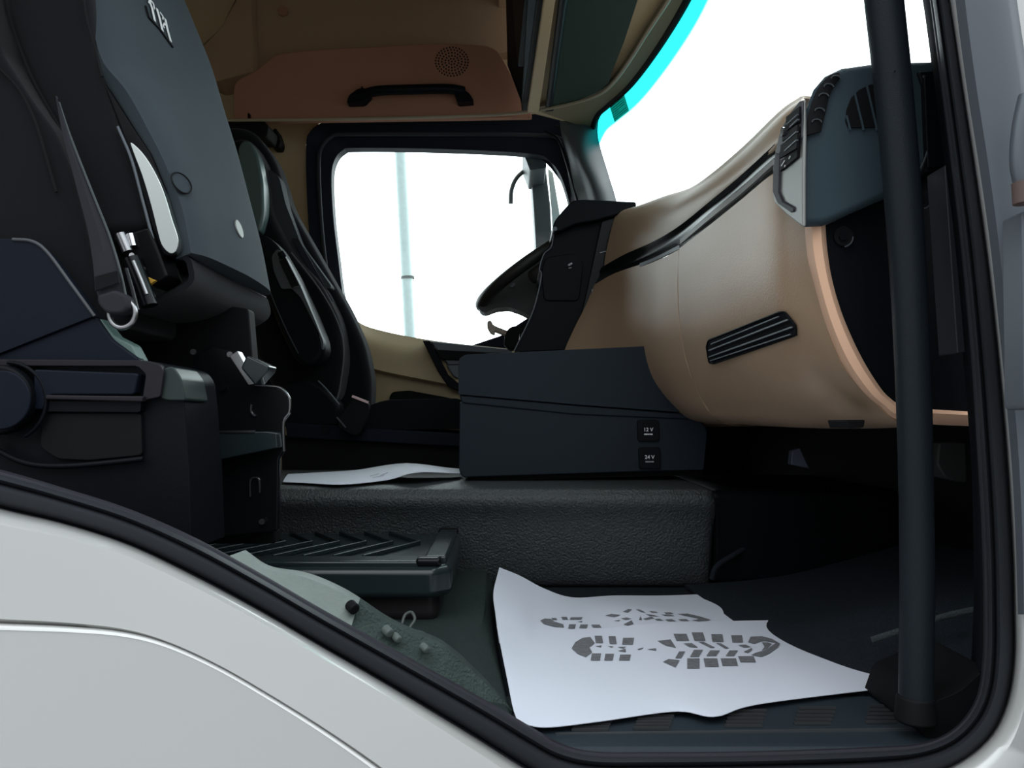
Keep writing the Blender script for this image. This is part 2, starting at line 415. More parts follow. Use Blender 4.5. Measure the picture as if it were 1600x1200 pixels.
# small sticker printed on the band
tb = BVHTree.FromPolygons([Vector(v) for v in vs], fs)
sp = [(953,165),(976,147),(984,173),(961,191)]
stk = tag(mesh('windscreen_sticker', [hit(tb,*p,0.002) for p in sp], [(0,1,2,3)], stickm, None, solid=0.0006), 'small teal square sticker with fine print on windscreen tint band', 'sticker')
L = []
for k in range(7):
    f = (k+1)/8.2
    a = (sp[0][0]*(1-f)+sp[3][0]*f+2.0, sp[0][1]*(1-f)+sp[3][1]*f-1.0); b = (sp[1][0]*(1-f)+sp[2][0]*f-2.5, sp[1][1]*(1-f)+sp[2][1]*f+1.6)
    if k == 4: b = (b[0]*0.5+a[0]*0.5, b[1]*0.5+a[1]*0.5)
    L.append(bar_vf(hit(tb,*a,0.0035), hit(tb,*b,0.0035), 0.0022, 0.0002, (1,0,0)))
mesh('fine_print', *join_vf(L), stickl, stk)

# roof lining between header and windscreen
# ------------------------------------------------------------------ overhead storage above the windscreen
oh = thing('overhead_storage', 'dark overhead shelf above the windscreen with tan uprights', 'shelf', V(0.2,1.75,2.80))
box('roof_cap', (-0.05,0.80,3.30), (0.50,2.86,3.36), dbrown, oh)
prism3('rear_face', [V(0.035,2.64,2.835), V(0.10,1.0,2.835), V(0.05,1.0,3.3), V(-0.02,2.66,3.3)], (0.02,0,0), black, oh, bevel=0.004)
prism3('compartment_front', [W(817,166,2.60), W(793,102,2.50), W(789,-60,2.30), W(842,-60,1.95), W(838,0,2.0), W(823,166,2.60)], (0.02,0.02,0.01), black, oh, bevel=0)
def ohq(pts, t, mat, nm, bv=0.004):
    return prism3(nm, pts, (0,0,t), mat, oh, bevel=bv)
# tan lower rail
ohq([WZ(*p,2.806) for p in ((824,176),(842,176),(868,0),(895,-160),(870,-160),(850,0))], 0.02, tan, 'lower_rail')
hexa('rail_upright', [W(836,16,2.0),W(860,16,2.0),W(868,-40,1.95),W(820,-40,1.95)], [W(836,16,2.1),W(860,16,2.1),W(868,-40,2.05),W(820,-40,2.05)], tan, oh)
ohq([W(815,168,2.62), W(826,172,2.62), W(850,10,1.95), W(840,-30,1.85), W(826,-30,1.85)], 0.03, podm, 'grey_rail')
# storage compartments: doors on the rear face
for (a, b) in ((1.35,1.85),(1.88,2.35)):
    prism3('compartment_door', [V(0.018,b,2.86), V(0.036,a,2.86), V(0.0,a,3.2), V(-0.018,b,3.2)], (0.03,0,0), black, oh)
L = []
for (p, q) in (((818,20),(815,38)),((817,62),(814,103))):
    mesh('edge_strip', *bar_vf(W(*p,2.2), W(*q,2.35), 0.004, 0.003, (1,0,0)), greymetal, oh)
# dark underside panel, tan field round it, lip towards the glass
def under(nm, pts, z, t, mat, bv=0.003):
    return prism3(nm, [WZ(px, py, z) for px, py in pts], (0,0,t), mat, oh, bevel=bv)
gl = [wtop(q/40)+V(-0.006,0,0.006) for q in range(1, 30)]
rail = [WZ(px, py, 2.836) for px, py in ((905,-260),(885,-160),(868,0),(842,120),(836,178))]
prism3('underside_field', [V(v.x, v.y, 2.836) for v in gl]+rail, (0,0,0.015), tan, oh, bevel=0)
tl = cr(tp[4:], 30)
prism3('lip_strip', [V(v.x, v.y, 2.822) for v in tl]+[V(v.x, v.y, 2.822) for v in reversed(gl[1:-2])], (0,0,0.012), M('olive_trim',(0.20,0.16,0.09),0.6), oh, bevel=0)
under('blind_cassette', [(852,171),(880,164),(905,157),(935,144),(952,130),(957,112),(975,67),(997,0),(1040,-160),(915,-160),(876,0)], 2.815, 0.012, greenhd)
tube('blind_roller', [WZ(858,162,2.815), WZ(880,0,2.815), WZ(915,-160,2.815)], 0.012, black, oh, n=12)
prism('roller_end', roundpoly([(850,152),(870,150),(871,166),(852,168)],3), 2.56, 2.60, black, oh)

# grab handle above the driver window
gh = thing('ceiling_grab_handle', 'black grab handle on the brown panel above the driver window', 'handle', W(640,165,2.66))
tube('grip', cr([W(560,150,2.655), W(590,142,2.635), W(640,140,2.63), W(700,139,2.635), W(725,143,2.655)], 30), 0.017, black, gh, n=12)
prism('mount', roundpoly([(541,161),(545,148),(560,137),(575,138),(580,148),(568,160)],4), 2.64, 2.678, black, gh)
prism('mount', roundpoly([(708,140),(722,138),(733,145),(741,158),(715,160)],4), 2.64, 2.678, black, gh)
prism('catch', [(562,141),(565,134),(569,138),(569,142)], 2.64, 2.67, deep, gh, bevel=0.001)
# coat hook and belt guide at the left of driver window
ck = tag(prism('coat_hook', roundpoly([(424,204),(430,199),(434,205),(439,222),(436,231),(424,230)],4), 2.80, 2.858, deep, bevel=0.006), 'small dark coat hook on beige pillar behind the driver seat', 'hook')
bg2 = thing('belt_guide', 'black belt guide bracket above the driver seat back', 'bracket', W(390,200,2.7))
prism('bracket', roundpoly([(340,188),(362,186),(375,182),(388,186),(412,188),(420,196),(416,214),(360,214),(345,205)],4), 2.68, 2.79, deep, bg2, bevel=0.008)
prism('latch', [(386,174),(392,178),(396,190),(386,190)], 2.68, 2.72, brown, bg2, bevel=0.002)

# ------------------------------------------------------------------ engine tunnel
tn = thing('engine_tunnel', 'grained dark vinyl engine tunnel hump in the cab centre', 'engine cover', V(-0.3,1.85,FZ))
prof = [(1.66,FZ),(1.635,FZ+0.02),(1.60,FZ+0.14),(1.575,FZ+0.185),(1.582,FZ+0.206),(1.62,FZ+0.216),(1.85,FZ+0.219),(2.10,FZ+0.219),(2.14,FZ+0.21),(2.16,FZ+0.15),(2.17,FZ)]
pp = cr([V(0,*p) for p in prof], 50)
vs = []; fs = []
xs = [-1.3,-0.9,-0.5,-0.2,0.1,0.3,0.395,0.412,0.42]; ins = [0,0,0,0,0,0,0,0.006,0.02]
for x, q in zip(xs, ins):
    for p in pp: vs.append(V(x, p.y + (q if p.y < 1.85 else -q), p.z-q*0.8))
n = len(pp)
for i in range(len(xs)-1):
    for j in range(n-1): a = i*n+j; fs.append((a, a+1, a+n+1, a+n))
fs.append(tuple(range(n))); fs.append(tuple(range((len(xs)-1)*n, len(xs)*n)))
mesh('cover', vs, fs, tunnelm, tn, sharp=50)
box('front_extension', (0.424,1.66,FZ), (0.84,2.15,FZ+0.205), black, tn, bevel=0.02)

# papers lying on the tunnel
def sheetpx(name, rows, mat, parent=None, **k):
    rows = [[WZ(*p) for p in r] for r in rows]
    return patch(name, rows, mat, parent, px=False, solid=0.0008, solid_off=1, **k)
TZ = FZ+0.2255
def zy(px, py, Y):  return W(px, py, Y)
ts = patch('loose_paper_sheet', [[WZ(*p) for p in r] for r in (
    [(450,741,1.6225),(520,737,1.626),(560,734,1.630),(632,724,1.650),(700,731,1.640),(722,733,1.636)],
    [(446,746,1.6225),(505,745,1.626),(556,742,1.632),(640,731,1.648),(695,735,1.640),(720,737,1.634)],
    [(442,753,1.6225),(485,755,1.622),(535,757,1.622),(605,750,1.626),(652,738,1.644),(718,740,1.632)])], paper, None, px=False, solid=0.001)
tag(ts, 'crumpled white paper sheet lying on the dark engine tunnel', 'paper')
tb2 = bvh_of(ts)
L = [bar_vf(hit(tb2,*p,0.0012), hit(tb2,*q,0.0012), 0.0016, 0.0003, (0,0,1)) for p, q in (((578,745),(592,741)),((594,744),(606,739)),((582,747),(600,744)))]
mesh('print_marks', *join_vf(L), ink, ts)

# ------------------------------------------------------------------ centre console
consolem = M('console_plastic', (0.013,0.020,0.029), 0.42, spec=0.15, bump=(1100,0.25), var=0.1)
cc = thing('centre_console', 'dark blue storage console on the tunnel with two power sockets', 'console', W(900,748,1.74))
prism('upper_lid', roundpoly([(716,616),(717,560),(728,554),(1008,541),(1016,543),(1023,562),(1036,575),(1062,618),(1078,645),(900,632)], [2,6,10,8,6,3,8,10,3,0]), 1.72, 2.08, consolem, cc, bevel=0.005)
prism('lip', [(717,617),(900,633),(1080,647),(1092,656),(900,648),(722,630)], 1.725, 2.08, consolem, cc, bevel=0.004)
prism('body', roundpoly([(718,628),(900,646),(1092,655),(1106,672),(1100,735),(1000,737),(722,746),(717,735)], [3,0,3,8,4,0,6,6]), 1.73, 2.08, consolem, cc, bevel=0.006)
prism('plinth', [(735,742),(1095,733),(1098,742),(735,752)], 1.76, 2.06, deep, cc, bevel=0)
for (x, y, a, lo) in ((1013,673,'12 V', True),(1015,716,'24 V', False)):
    sk = prism('power_socket', roundpoly([(x-17,y-17),(x+17,y-17),(x+18,y+17),(x-16,y+17)],5), 1.722, 1.735, black, cc, bevel=0.002)
    text('voltage_text', a, x, y-1.5, 1.7205, 0.0115, white, sk)
    vs, fs = join_vf([bar_vf(W(x-6.5+dx,y+5.5,1.7205), W(x-6.5+dx+wd,y+5.5,1.7205), 0.0028, 0.0003, (0,1,0)) for dx, wd in ((0,5.2),(5.6,2.6),(8.8,4.4))])
    mesh('small_text_line', vs, fs, dimwhite if not lo else white, sk, smooth=False)

# ------------------------------------------------------------------ dashboard
db = thing('dashboard', 'beige wrap-around dashboard with black end pod and air vents', 'dashboard', V(0.45,1.6,1.75))
face = patch('glovebox_panel', [
    [(1063,388,1.50),(1110,352,1.33),(1160,312,1.19),(1205,275,1.08),(1235,262,1.03),(1262,258,0.985)],
    [(1061,430,1.50),(1110,405,1.33),(1160,385,1.19),(1205,370,1.08),(1235,360,1.03),(1264,352,0.985)],
    [(1063,490,1.50),(1112,470,1.33),(1162,455,1.19),(1208,445,1.08),(1240,437,1.03),(1273,430,0.985)],
    [(1070,545,1.50),(1118,535,1.34),(1170,525,1.20),(1218,515,1.09),(1255,508,1.03),(1290,500,0.985)],
    [(1086,598,1.50),(1135,592,1.36),(1185,587,1.22),(1240,580,1.11),(1280,574,1.05),(1316,566,0.985)],
    [(1106,635,1.52),(1160,635,1.38),(1210,632,1.25),(1270,628,1.13),(1318,622,1.07),(1355,614,0.985)],
    [(1124,656,1.56),(1180,660,1.44),(1235,663,1.32),(1300,662,1.20),(1350,660,1.10),(1398,655,0.985)],
    [(1180,664,1.75),(1230,666,1.62),(1290,668,1.48),(1345,668,1.35),(1385,667,1.25),(1425,664,1.0)]], beige, db, nu=40, nv=48, solid=0.004)
tface = bvh_of(face)
# piece to the left of the seam, running to the centre tower
patch('centre_panel', [
    [(930,445,2.05),(960,428,1.92),(1000,414,1.74),(1035,404,1.60),(1062,390,1.505)],
    [(915,480,2.05),(955,470,1.92),(1000,462,1.74),(1032,462,1.60),(1060,462,1.505)],
    [(895,520,2.05),(945,520,1.92),(1000,525,1.74),(1035,530,1.60),(1068,540,1.505)],
    [(880,560,2.05),(940,575,1.92),(1010,590,1.76),(1050,600,1.62),(1087,602,1.515)],
    [(880,610,2.10),(950,625,1.98),(1040,640,1.82),(1080,648,1.66),(1122,656,1.56)],
    [(880,650,2.2),(950,660,2.1),(1040,664,2.0),(1100,666,1.9),(1180,665,1.78)]], beige, db, nu=32, nv=40, solid=0.004)
# upper roll above the strip, sweeping over to the windscreen
tops = [
    [(945,415,2.04),(975,396,1.90),(1020,376,1.72),(1060,352,1.54),(1110,312,1.36),(1160,270,1.22),(1215,222,1.07),(1240,200,1.02)],
    [(950,385,2.03),(980,366,1.90),(1025,348,1.72),(1064,322,1.54),(1113,290,1.36),(1165,245,1.22),(1220,190,1.07),(1250,165,1.02)],
    [(960,345,2.04),(990,335,1.92),(1035,318,1.76),(1075,302,1.58),(1117,275,1.40),(1168,232,1.26),(1222,180,1.11),(1256,155,1.05)],
    [(970,330,2.08),(1000,322,1.98),(1045,306,1.83),(1085,294,1.66),(1120,271,1.46),(1172,227,1.32),(1227,175,1.17),(1262,152,1.10)]]
tops.insert(0, [(x, y+20, Y+0.03) for x, y, Y in tops[0]])   # flange tucked behind the trim channel
tw = [[W(*p) for p in r] for r in tops]
last = tw[-1]
tw.append([v+V(0.10,0.02,-0.004) for v in last]); tw.append([V(0.64-0.1*(abs(v.y-1.77))**2, v.y+0.03, v.z-0.06) for v in last])
patch('top_pad', tw, beigetop, db, px=False, nu=48, nv=36, solid=0.004)
# dark channel with a satin strip along it
patch('trim_channel', [
    [(940,418,2.035),(975,398,1.895),(1020,378,1.715),(1060,354,1.535),(1110,314,1.355),(1160,272,1.215),(1212,224,1.075)],
    [(935,432,2.06),(972,416,1.92),(1018,396,1.74),(1060,372,1.56),(1110,332,1.375),(1160,292,1.235),(1212,246,1.095)],
    [(930,446,2.045),(968,427,1.90),(1015,408,1.725),(1062,389,1.51),(1110,353,1.335),(1160,313,1.195),(1210,270,1.075)]], blackgloss, db, nu=40, nv=10, solid=0.003)
patch('satin_strip', [
    [(1064,374,1.528),(1110,334,1.345),(1160,294,1.205),(1210,249,1.078)],
    [(1064,382,1.515),(1110,343,1.336),(1160,303,1.196),(1210,258,1.073)]], silvertrim, db, nu=30, nv=6, solid=0.004)
patch('gloss_lip', [
    [(1000,412,1.742),(1025,402,1.64),(1062,383,1.505)],
    [(1000,417,1.735),(1025,407,1.63),(1063,389,1.498)]], greymetal, db, nu=16, nv=4, solid=0.003)
# seam line between the two panels
tube('panel_seam', cr([W(1063,392,1.4985), W(1061,430,1.4985), W(1063,490,1.4985), W(1070,545,1.4985), W(1086,598,1.4985), W(1106,635,1.5300), W(1124,656,1.556)], 40), 0.0014, M('seam_shadow',(0.12,0.09,0.06),0.6), db, n=6)
# rosy edge return at the passenger end
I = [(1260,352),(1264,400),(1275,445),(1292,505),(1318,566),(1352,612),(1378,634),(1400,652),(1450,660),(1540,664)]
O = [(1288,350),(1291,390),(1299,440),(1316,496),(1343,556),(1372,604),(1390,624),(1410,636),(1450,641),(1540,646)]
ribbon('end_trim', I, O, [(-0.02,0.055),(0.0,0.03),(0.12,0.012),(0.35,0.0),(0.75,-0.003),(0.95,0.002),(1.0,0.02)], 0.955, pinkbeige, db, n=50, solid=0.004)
# black end cover
endp = [(1287,352),(1291,392),(1299,440),(1316,497),(1343,557),(1372,605),(1390,625),(1410,637),(1450,643),(1540,648),(1540,270),(1440,270),(1385,306)]
prism('end_cover', endp, 0.962, 1.10, black, db, bevel=0.002)
for (x, y, r) in ((1317,370,0.0125),(1441,312,0.011)):
    t = disc_vf(W(x,y,0.961), r, (0,-1,0), 0.004, 24)
    sc = mesh('screw_cap', *t, deep, db, bevel=0.001)
    mesh('screw', *disc_vf(W(x,y,0.956), r*0.45, (0,-1,0), 0.003, 6), black, sc)
    a = [W(x,y,0.955)+V(math.cos(q)*r*1.02,0,math.sin(q)*r*1.02) for q in [(-80+10*k)*math.pi/180 for k in range(9)]]
    tube('cap_rim', a, 0.0009, greymetal, sc, n=6)
# side pod
pod = [(1254,352),(1253,270),(1256,215),(1263,170),(1276,135),(1293,115),(1318,103),(1360,97),(1410,94),(1500,91),(1500,262),(1440,268),(1386,308),(1290,350)]
prism('end_pod', pod, 0.935, 0.955, podm, db, bevel=0.014, seg=5)
prism('pod_shoulder', [(1434,110),(1500,108),(1500,265),(1446,270),(1450,235),(1452,190),(1448,150)], 0.93, 1.10, black, db, bevel=0.004)
tube('pod_seam', cr([W(1443,118,0.928),W(1452,150,0.928),W(1454,200,0.928),W(1448,240,0.928),W(1432,277,0.93)],24), 0.0012, pillarm, db, n=6)
prism('side_flap', roundpoly([(1444,117),(1500,117),(1500,260),(1450,262)],3), 0.926, 0.94, black, db, bevel=0.002)
# curved demister slot on the pod corner
I = [(1311,114),(1295,120),(1279,137),(1268,160),(1260,190),(1258,212)]
O = [(1312,122),(1304,132),(1295,150),(1290,172),(1285,192),(1282,206)]
dm = ribbon('demister_slot', I, O, [(0,0.0),(0.5,-0.002),(1,0.0)], 0.932, deep, db, n=24, solid=0.003)
L = []
for f in (0.12,0.3,0.48,0.66,0.84):
    a = smooth2(I, 21)[int(f*20)]; b = smooth2(O, 21)[int(f*20)]
    p = W(a[0]*.35+b[0]*.65, a[1]*.35+b[1]*.65, 0.9275)
    pts = [p+V(math.cos(q)*0.006,0,math.sin(q)*0.004) for q in [k*math.pi/6 for k in range(7)]]
    L.append(tube_vf(pts, 0.0009, 6))
mesh('slot_fins', *join_vf(L), pillarm, dm)
# fan grille
gr = [(1322,188),(1324,170),(1331,152),(1343,140),(1360,132),(1380,130),(1395,132),(1400,198),(1326,199)]
gp = prism('speaker_grille', gr, 0.932, 0.94, deep, db, bevel=0)
L = [bar_vf(W(a[0],a[1],0.931), W(b[0],b[1],0.931), 0.0022, 0.002, (0,1,0)) for a, b in (((1336,146),(1350,203)),((1355,134),(1371,203)),((1375,131),(1392,203)),((1323,180),(1329,203)))]
mesh('grille_bars', *join_vf(L), podm, gp)
# satin vent panel facing the seats
vp = thing('x', 'x', 'x', V(0,0,0)); bpy.data.objects.remove(vp)
def VX(px, py):  # plane of the vent panel: from X=.36 Y~.93 going away
    f = (1256-px)/48.0
    return W(px, py, 0.921+0.115*f)
vo = [(1254,355),(1228,335),(1209,316),(1207,300),(1210,262),(1217,225),(1225,200),(1236,180),(1250,158),(1254,156),(1255,215),(1254,270)]
prism3('vent_panel', [VX(*p) for p in vo], (0.005,0,0), silvertrim, db, bevel=0.003)
nx = (-1,-0.1,0)
prism3('vent_hood', [VX(*p)+V(-0.002,0,0) for p in [(1209,268),(1213,238),(1219,212),(1227,192),(1238,174),(1251,158),(1254.5,157),(1254.5,215),(1250,226),(1224,262),(1222,268)]], (0.004,0,0), M('violet_grey_plastic',(0.055,0.052,0.062),0.5), db, bevel=0.002)
L = []
for a, b in (((1237,188),(1258,172)),((1234,202),(1256,185)),((1231,216),(1255,200)),((1228,232),(1255,214)),((1226,243),(1254,226))):
    L.append(bar_vf(VX(*a)+V(-0.0045,0,0), VX(*b)+V(-0.0045,0,0), 0.0085, 0.003, nx))
vl = mesh('vent_slats', *join_vf(L), deep, db)
L = [bar_vf(VX(*a)+V(-0.006,0,0), VX(*b)+V(-0.006,0,0), 0.0016, 0.003, nx) for a, b in (((1240,194),(1257,179)),((1244,199),(1257,187)),((1236,222),(1255,206)),((1236,236),(1255,219)))]
mesh('slat_edges', *join_vf(L), greymetal, vl)
mesh('vent_slider', *disc_vf(VX(1236,206)+V(-0.006,0,0), 0.006, (-1,0,0), 0.006, 12), chrome, vl)
prism3('switch', [VX(*p)+V(-0.004,0,0) for p in [(1225,250),(1251,230),(1250,246),(1223,268)]], (0.008,0,0), deep, db, bevel=0.001)
L = [bar_vf(VX(*a)+V(-0.0055,0,0), VX(*b)+V(-0.0055,0,0), 0.0013, 0.001, nx) for a, b in (((1228,259),(1233,251)),((1234,258),(1233,261)),((1240,248),(1242,244)))]
mesh('switch_icon', *join_vf(L), white, vl)
prism3('grab_slot', [VX(*p)+V(-0.003,0,0) for p in [(1215,238),(1222,240),(1221,268),(1220,300),(1226,314),(1244,324),(1243,331),(1238,332),(1218,318),(1210,300),(1211,268)]], (0.01,0,0), M('slot_black',(0.02,0.018,0.028),0.6), db, bevel=0.002)
# lower vent in the glovebox panel
vq = [(1107,541),(1110,531),(1222,487),(1230,487),(1246,506),(1247,522),(1118,567),(1111,566)]
vg = prism3('air_vent', [hit(tface,*p,0.004) for p in vq], (0.02,0.02,0), deep, db, bevel=0.001)
tube('vent_rim', [hit(tface,*p,0.004) for p in roundpoly(vq,3,3)], 0.0016, black, vg, n=6, closed=True)
L = [bar_vf(hit(tface,*a,0.0065), hit(tface,*b,0.0065), wd, 0.002, (1,0,0)) for a, b, wd in (((1112,546),(1236,498),0.0022),((1112,556),(1243,509),0.0022),((1114,562),(1240,520),0.0016),((1116,536),(1222,493),0.0014))]
mesh('vent_slats', *join_vf(L), greymetal, vg)
# underside latch and dark underside
prism('underside_latch', roundpoly([(1322,656),(1352,656),(1350,668),(1326,669)],3), 1.0, 1.06, deep, db)
mesh('latch_edge', *bar_vf(W(1330,669.5,1.0), W(1345,669.5,1.0), 0.0012, 0.002, (0,1,0)), chrome, db)
prism3('underside', [V(0.56,1.0,1.76), V(0.84,1.0,1.76), V(0.84,2.8,1.76), V(0.44,2.8,1.76), V(0.49,1.7,1.76), V(0.53,1.3,1.76)], (0,0,0.02), deep, db, bevel=0)
box('core', (0.62,0.98,1.78), (0.83,2.82,2.05), deep, db)

# centre tower of the instrument panel
it = thing('instrument_tower', 'black instrument tower left of the beige panel with a hood', 'instrument panel', W(890,548,2.06))
tow = roundpoly([(866,362),(890,340),(986,322),(978,352),(958,425),(948,465),(925,497),(886,546),(803,549),(820,515),(834,480),(846,430),(842,420),(850,395),(862,386)], 4)
prism('side_panel', tow, 2.06, 2.30, black, it, bevel=0.006)
prism('gloss_insert', [(940,345),(984,332),(955,425),(945,462),(905,505),(918,450)], 2.05, 2.10, blackgloss, it, bevel=0.003)
tube('edge_line', cr([W(865,366,2.05),W(861,386,2.05),W(850,397,2.05),W(843,420,2.05),W(846,432,2.05),W(835,480,2.05),W(820,515,2.05),W(803,549,2.05)],40), 0.0016, greymetal, it, n=6)
prism('hood', roundpoly([(862,359),(866,345),(880,328),(894,313),(910,311),(994,315),(995,322),(984,330),(930,345),(900,350),(872,363)], 5), 2.03, 2.60, black, it, bevel=0.01)
mesh('hood_tip', *disc_vf(W(867,358,2.02),0.006,(0,-1,0),0.004,10), greymetal, it)
for a, b, wd in (((937,395),(949,392),0.002),((926,454.5),(938,453),0.0028),((939,448),(940.5,443),0.0035),((888,414.5),(894,411),0.005),((888.5,419),(893,418),0.0018),((925,458),(925.5,452),0.002)):
    mesh('panel_icon', *bar_vf(W(*a,2.045), W(*b,2.045), wd, 0.002, (0,1,0)), dimwhite, it)
prism('switch_pad', roundpoly([(852,402),(900,395),(912,412),(905,470),(850,470),(846,425)],8), 2.055, 2.07, black, it, bevel=0.003)
box('tower_base', (0.02,2.08,1.90), (0.30,2.4,1.99), black, it)

# steering wheel, column and stalk
sw = thing('steering_wheel', 'dark steering wheel partly hidden behind the instrument tower', 'steering wheel', W(830,480,2.4))
c = W(838,420,2.42); ax = (W(770,520,2.42)-W(790,430,2.42)).normalized()
d1 = (W(745,478,2.42)-W(905,372,2.42)); R = 0.21
d1.normalize(); d2 = V(0,1,0)
pts = [c + d1*math.cos(a)*R + d2*math.sin(a)*R for a in [2*math.pi*k/64 for k in range(64)]]
tube('rim', pts, 0.019, rim, sw, n=14, closed=True)
nrm = d1.cross(d2).normalized()
prism('rim_section', roundpoly([(745,470),(757,452),(800,422),(850,388),(885,366),(890,470),(833,496),(815,486),(795,479),(775,481),(757,488),(748,484)],5), 2.36, 2.46, rim, sw, bevel=0.022, seg=5)
mesh('hub', *disc_vf(c+nrm*0.0, 0.075, nrm, 0.05, 28), rim, sw, bevel=0.015)
prism('spoke_button', roundpoly([(796,447),(803,441),(806,446),(800,450)],2), 2.352, 2.36, greymetal, sw, bevel=0.001)
st = thing('column_stalk', 'pale ivory column stalk sticking out below the steering wheel', 'lever', W(800,525,2.4))
tube('stalk_arm', cr([W(766,510,2.38), W(775,515,2.38), W(790,521,2.38), W(800,526,2.38)], 12), 0.0095, beigestalk, st, n=10)
prism('stalk_tip', roundpoly([(761,502),(767,500),(774,515),(773,524),(766,521),(761,512)],3), 2.37, 2.39, beigestalk, st, bevel=0.003)
prism('boot', roundpoly([(789,520),(797,511),(806,509),(825,506),(828,548),(796,546),(787,538)],4), 2.37, 2.43, deep, st, bevel=0.01)

# ------------------------------------------------------------------ driver seat
ds = thing('driver_seat', 'black driver seat beyond the tunnel with folded armrest', 'seat', W(520,745,2.3))
prism('backrest', roundpoly([(345,195),(392,198),(428,246),(450,318),(500,405),(545,485),(570,540),(580,595),(578,640),(560,655),(430,660),(395,560),(368,400),(350,300)], 22), 2.34, 2.46, fabric, ds, bevel=0.04, seg=5)
prism('side_bolster', roundpoly([(350,218),(388,212),(410,250),(420,325),(455,395),(500,440),(530,500),(538,560),(526,628),(445,645),(400,560),(372,400)], 22), 2.24, 2.36, fabric, ds, bevel=0.035, seg=5)
tube('bolster_piping', cr([W(455,395,2.238),W(498,450,2.236),W(526,500,2.236),W(537,545,2.236),(W(532,600,2.238)),W(524,632,2.24)],30), 0.0022, M('piping',(0.10,0.10,0.10),0.7), ds, n=6)
prism('wing_pad', roundpoly([(371,232),(378,219),(389,219),(402,240),(411,285),(413,335),(406,362),(396,362),(384,320),(376,280)], 8), 2.20, 2.26, padm, ds, bevel=0.02, seg=4)
prism('mesh_panel', roundpoly([(418,262),(436,275),(446,318),(470,380),(520,450),(500,452),(455,398),(425,330)],8), 2.30, 2.36, meshfab, ds, bevel=0.012)
prism('seat_belt_web', [(455,372),(466,372),(520,470),(512,474)], 2.28, 2.285, beltm, ds, bevel=0.001)
ar = prism('armrest', roundpoly([(386,372),(398,362),(418,368),(436,385),(462,430),(490,490),(506,530),(508,550),(497,568),(478,575),(458,560),(436,515),(412,455),(394,405)], 10), 2.13, 2.22, black, ds, bevel=0.02, seg=4)
prism('top_cover', roundpoly([(424,400),(434,388),(448,404),(470,448),(492,500),(506,535),(503,548),(498,520),(470,465),(455,450),(440,452),(428,425)], 5), 2.118, 2.15, pillarm, ar, bevel=0.006)
prism('adjuster_slot', [(436,408),(446,402),(468,446),(456,450)], 2.112, 2.13, deep, ar, bevel=0.002)
mesh('adjuster_knob', *tube_vf([W(438,394,2.11), W(443,402,2.11)], 0.010, 12), black, ar, bevel=0.002)
L = [bar_vf(W(*a,2.109), W(*b,2.109), 0.002, 0.002, (0,1,0)) for a, b in (((448,406),(468,445)),((458,449),(470,446)),((434,402),(445,399)))]
mesh('slot_edges', *join_vf(L), greymetal, ar)
tube('armrest_piping', cr([W(402,385,2.122),W(420,450,2.122),W(445,510,2.122),W(466,552,2.122)],24), 0.0013, pillarm, ar, n=6)
prism('seat_cushion', roundpoly([(560,640),(600,625),(720,622),(740,640),(740,670),(600,672),(555,690)], 12), 2.20, 2.75, fabric, ds, bevel=0.035, seg=4)
prism('rail_cover', roundpoly([(445,660),(560,668),(740,678),(740,700),(560,690),(448,684)], 5), 2.19, 2.70, navy, ds, bevel=0.008)
prism('hinge_cover', roundpoly([(430,600),(480,590),(505,605),(530,632),(528,668),(440,668)],10), 2.215, 2.30, black, ds, bevel=0.012)
mesh('cover_screw', *disc_vf(W(509,671,2.188), 0.012, (0,-1,0), 0.004, 20), deep, ds)
prism('base', [(440,680),(740,695),(740,752),(440,752)], 2.215, 2.70, deep, ds, bevel=0.004)
tube('cover_edge', cr([W(497,595,2.20),W(510,608,2.20),W(530,632,2.20)],12), 0.0022, greymetal, ds, n=6)
bk = thing('belt_buckle', 'black belt buckle with a pale edge beside the driver seat cushion', 'buckle', W(555,685,2.15))
prism('buckle_body', roundpoly([(527,652),(552,622),(576,630),(572,658),(562,680),(550,682),(528,668)],5), 2.13, 2.17, deep, bk, bevel=0.006)
mesh('release_edge', *bar_vf(W(550,619,2.125), W(575,629,2.125), 0.006, 0.01, (0,1,0)), M('pink_white',(0.75,0.5,0.5),0.5), bk)
mesh('wire_edge', *bar_vf(W(526,652,2.125), W(540,668,2.125), 0.003, 0.006, (0,1,0)), greymetal, bk)

# ------------------------------------------------------------------ passenger seat (tip-up cushion raised)
ps = thing('passenger_seat', 'near passenger seat with tipped-up cushion in slate fabric cover', 'seat', W(200,850,1.1))
# raised cushion: outer (under) face towards the front, dark side towards the door
fN = [(128,-60),(140,40),(155,112),(190,190),(232,262),(262,320),(283,398),(296,402)]
rowsN = [(118,-60,1.06),(134,40,1.06),(153,106,1.06),(190,154,1.06),(226,220,1.06),(251,272,1.06),(273,332,1.06),(287,400,1.06)]
rowsF = [(246,-60,1.42),(288,40,1.42),(316,110,1.42),(336,180,1.42),(354,240,1.42),(372,310,1.42),(392,390,1.42),(406,462,1.42)]
rows = []
for a, b in zip(rowsN, rowsF):
    r = []
    for f, bul in ((0,0.0),(0.06,0.010),(0.2,0.016),(0.5,0.022),(0.8,0.018),(0.95,0.010),(1,0.0)):
        p = W(*a).lerp(W(*b), f); r.append(p + V(bul, 0, 0))
    rows.append(r)
cu = patch('seat_cushion', rows, slate, ps, px=False, nu=40, nv=60, solid=0.03, solid_off=0)
tcu = bvh_of(cu)
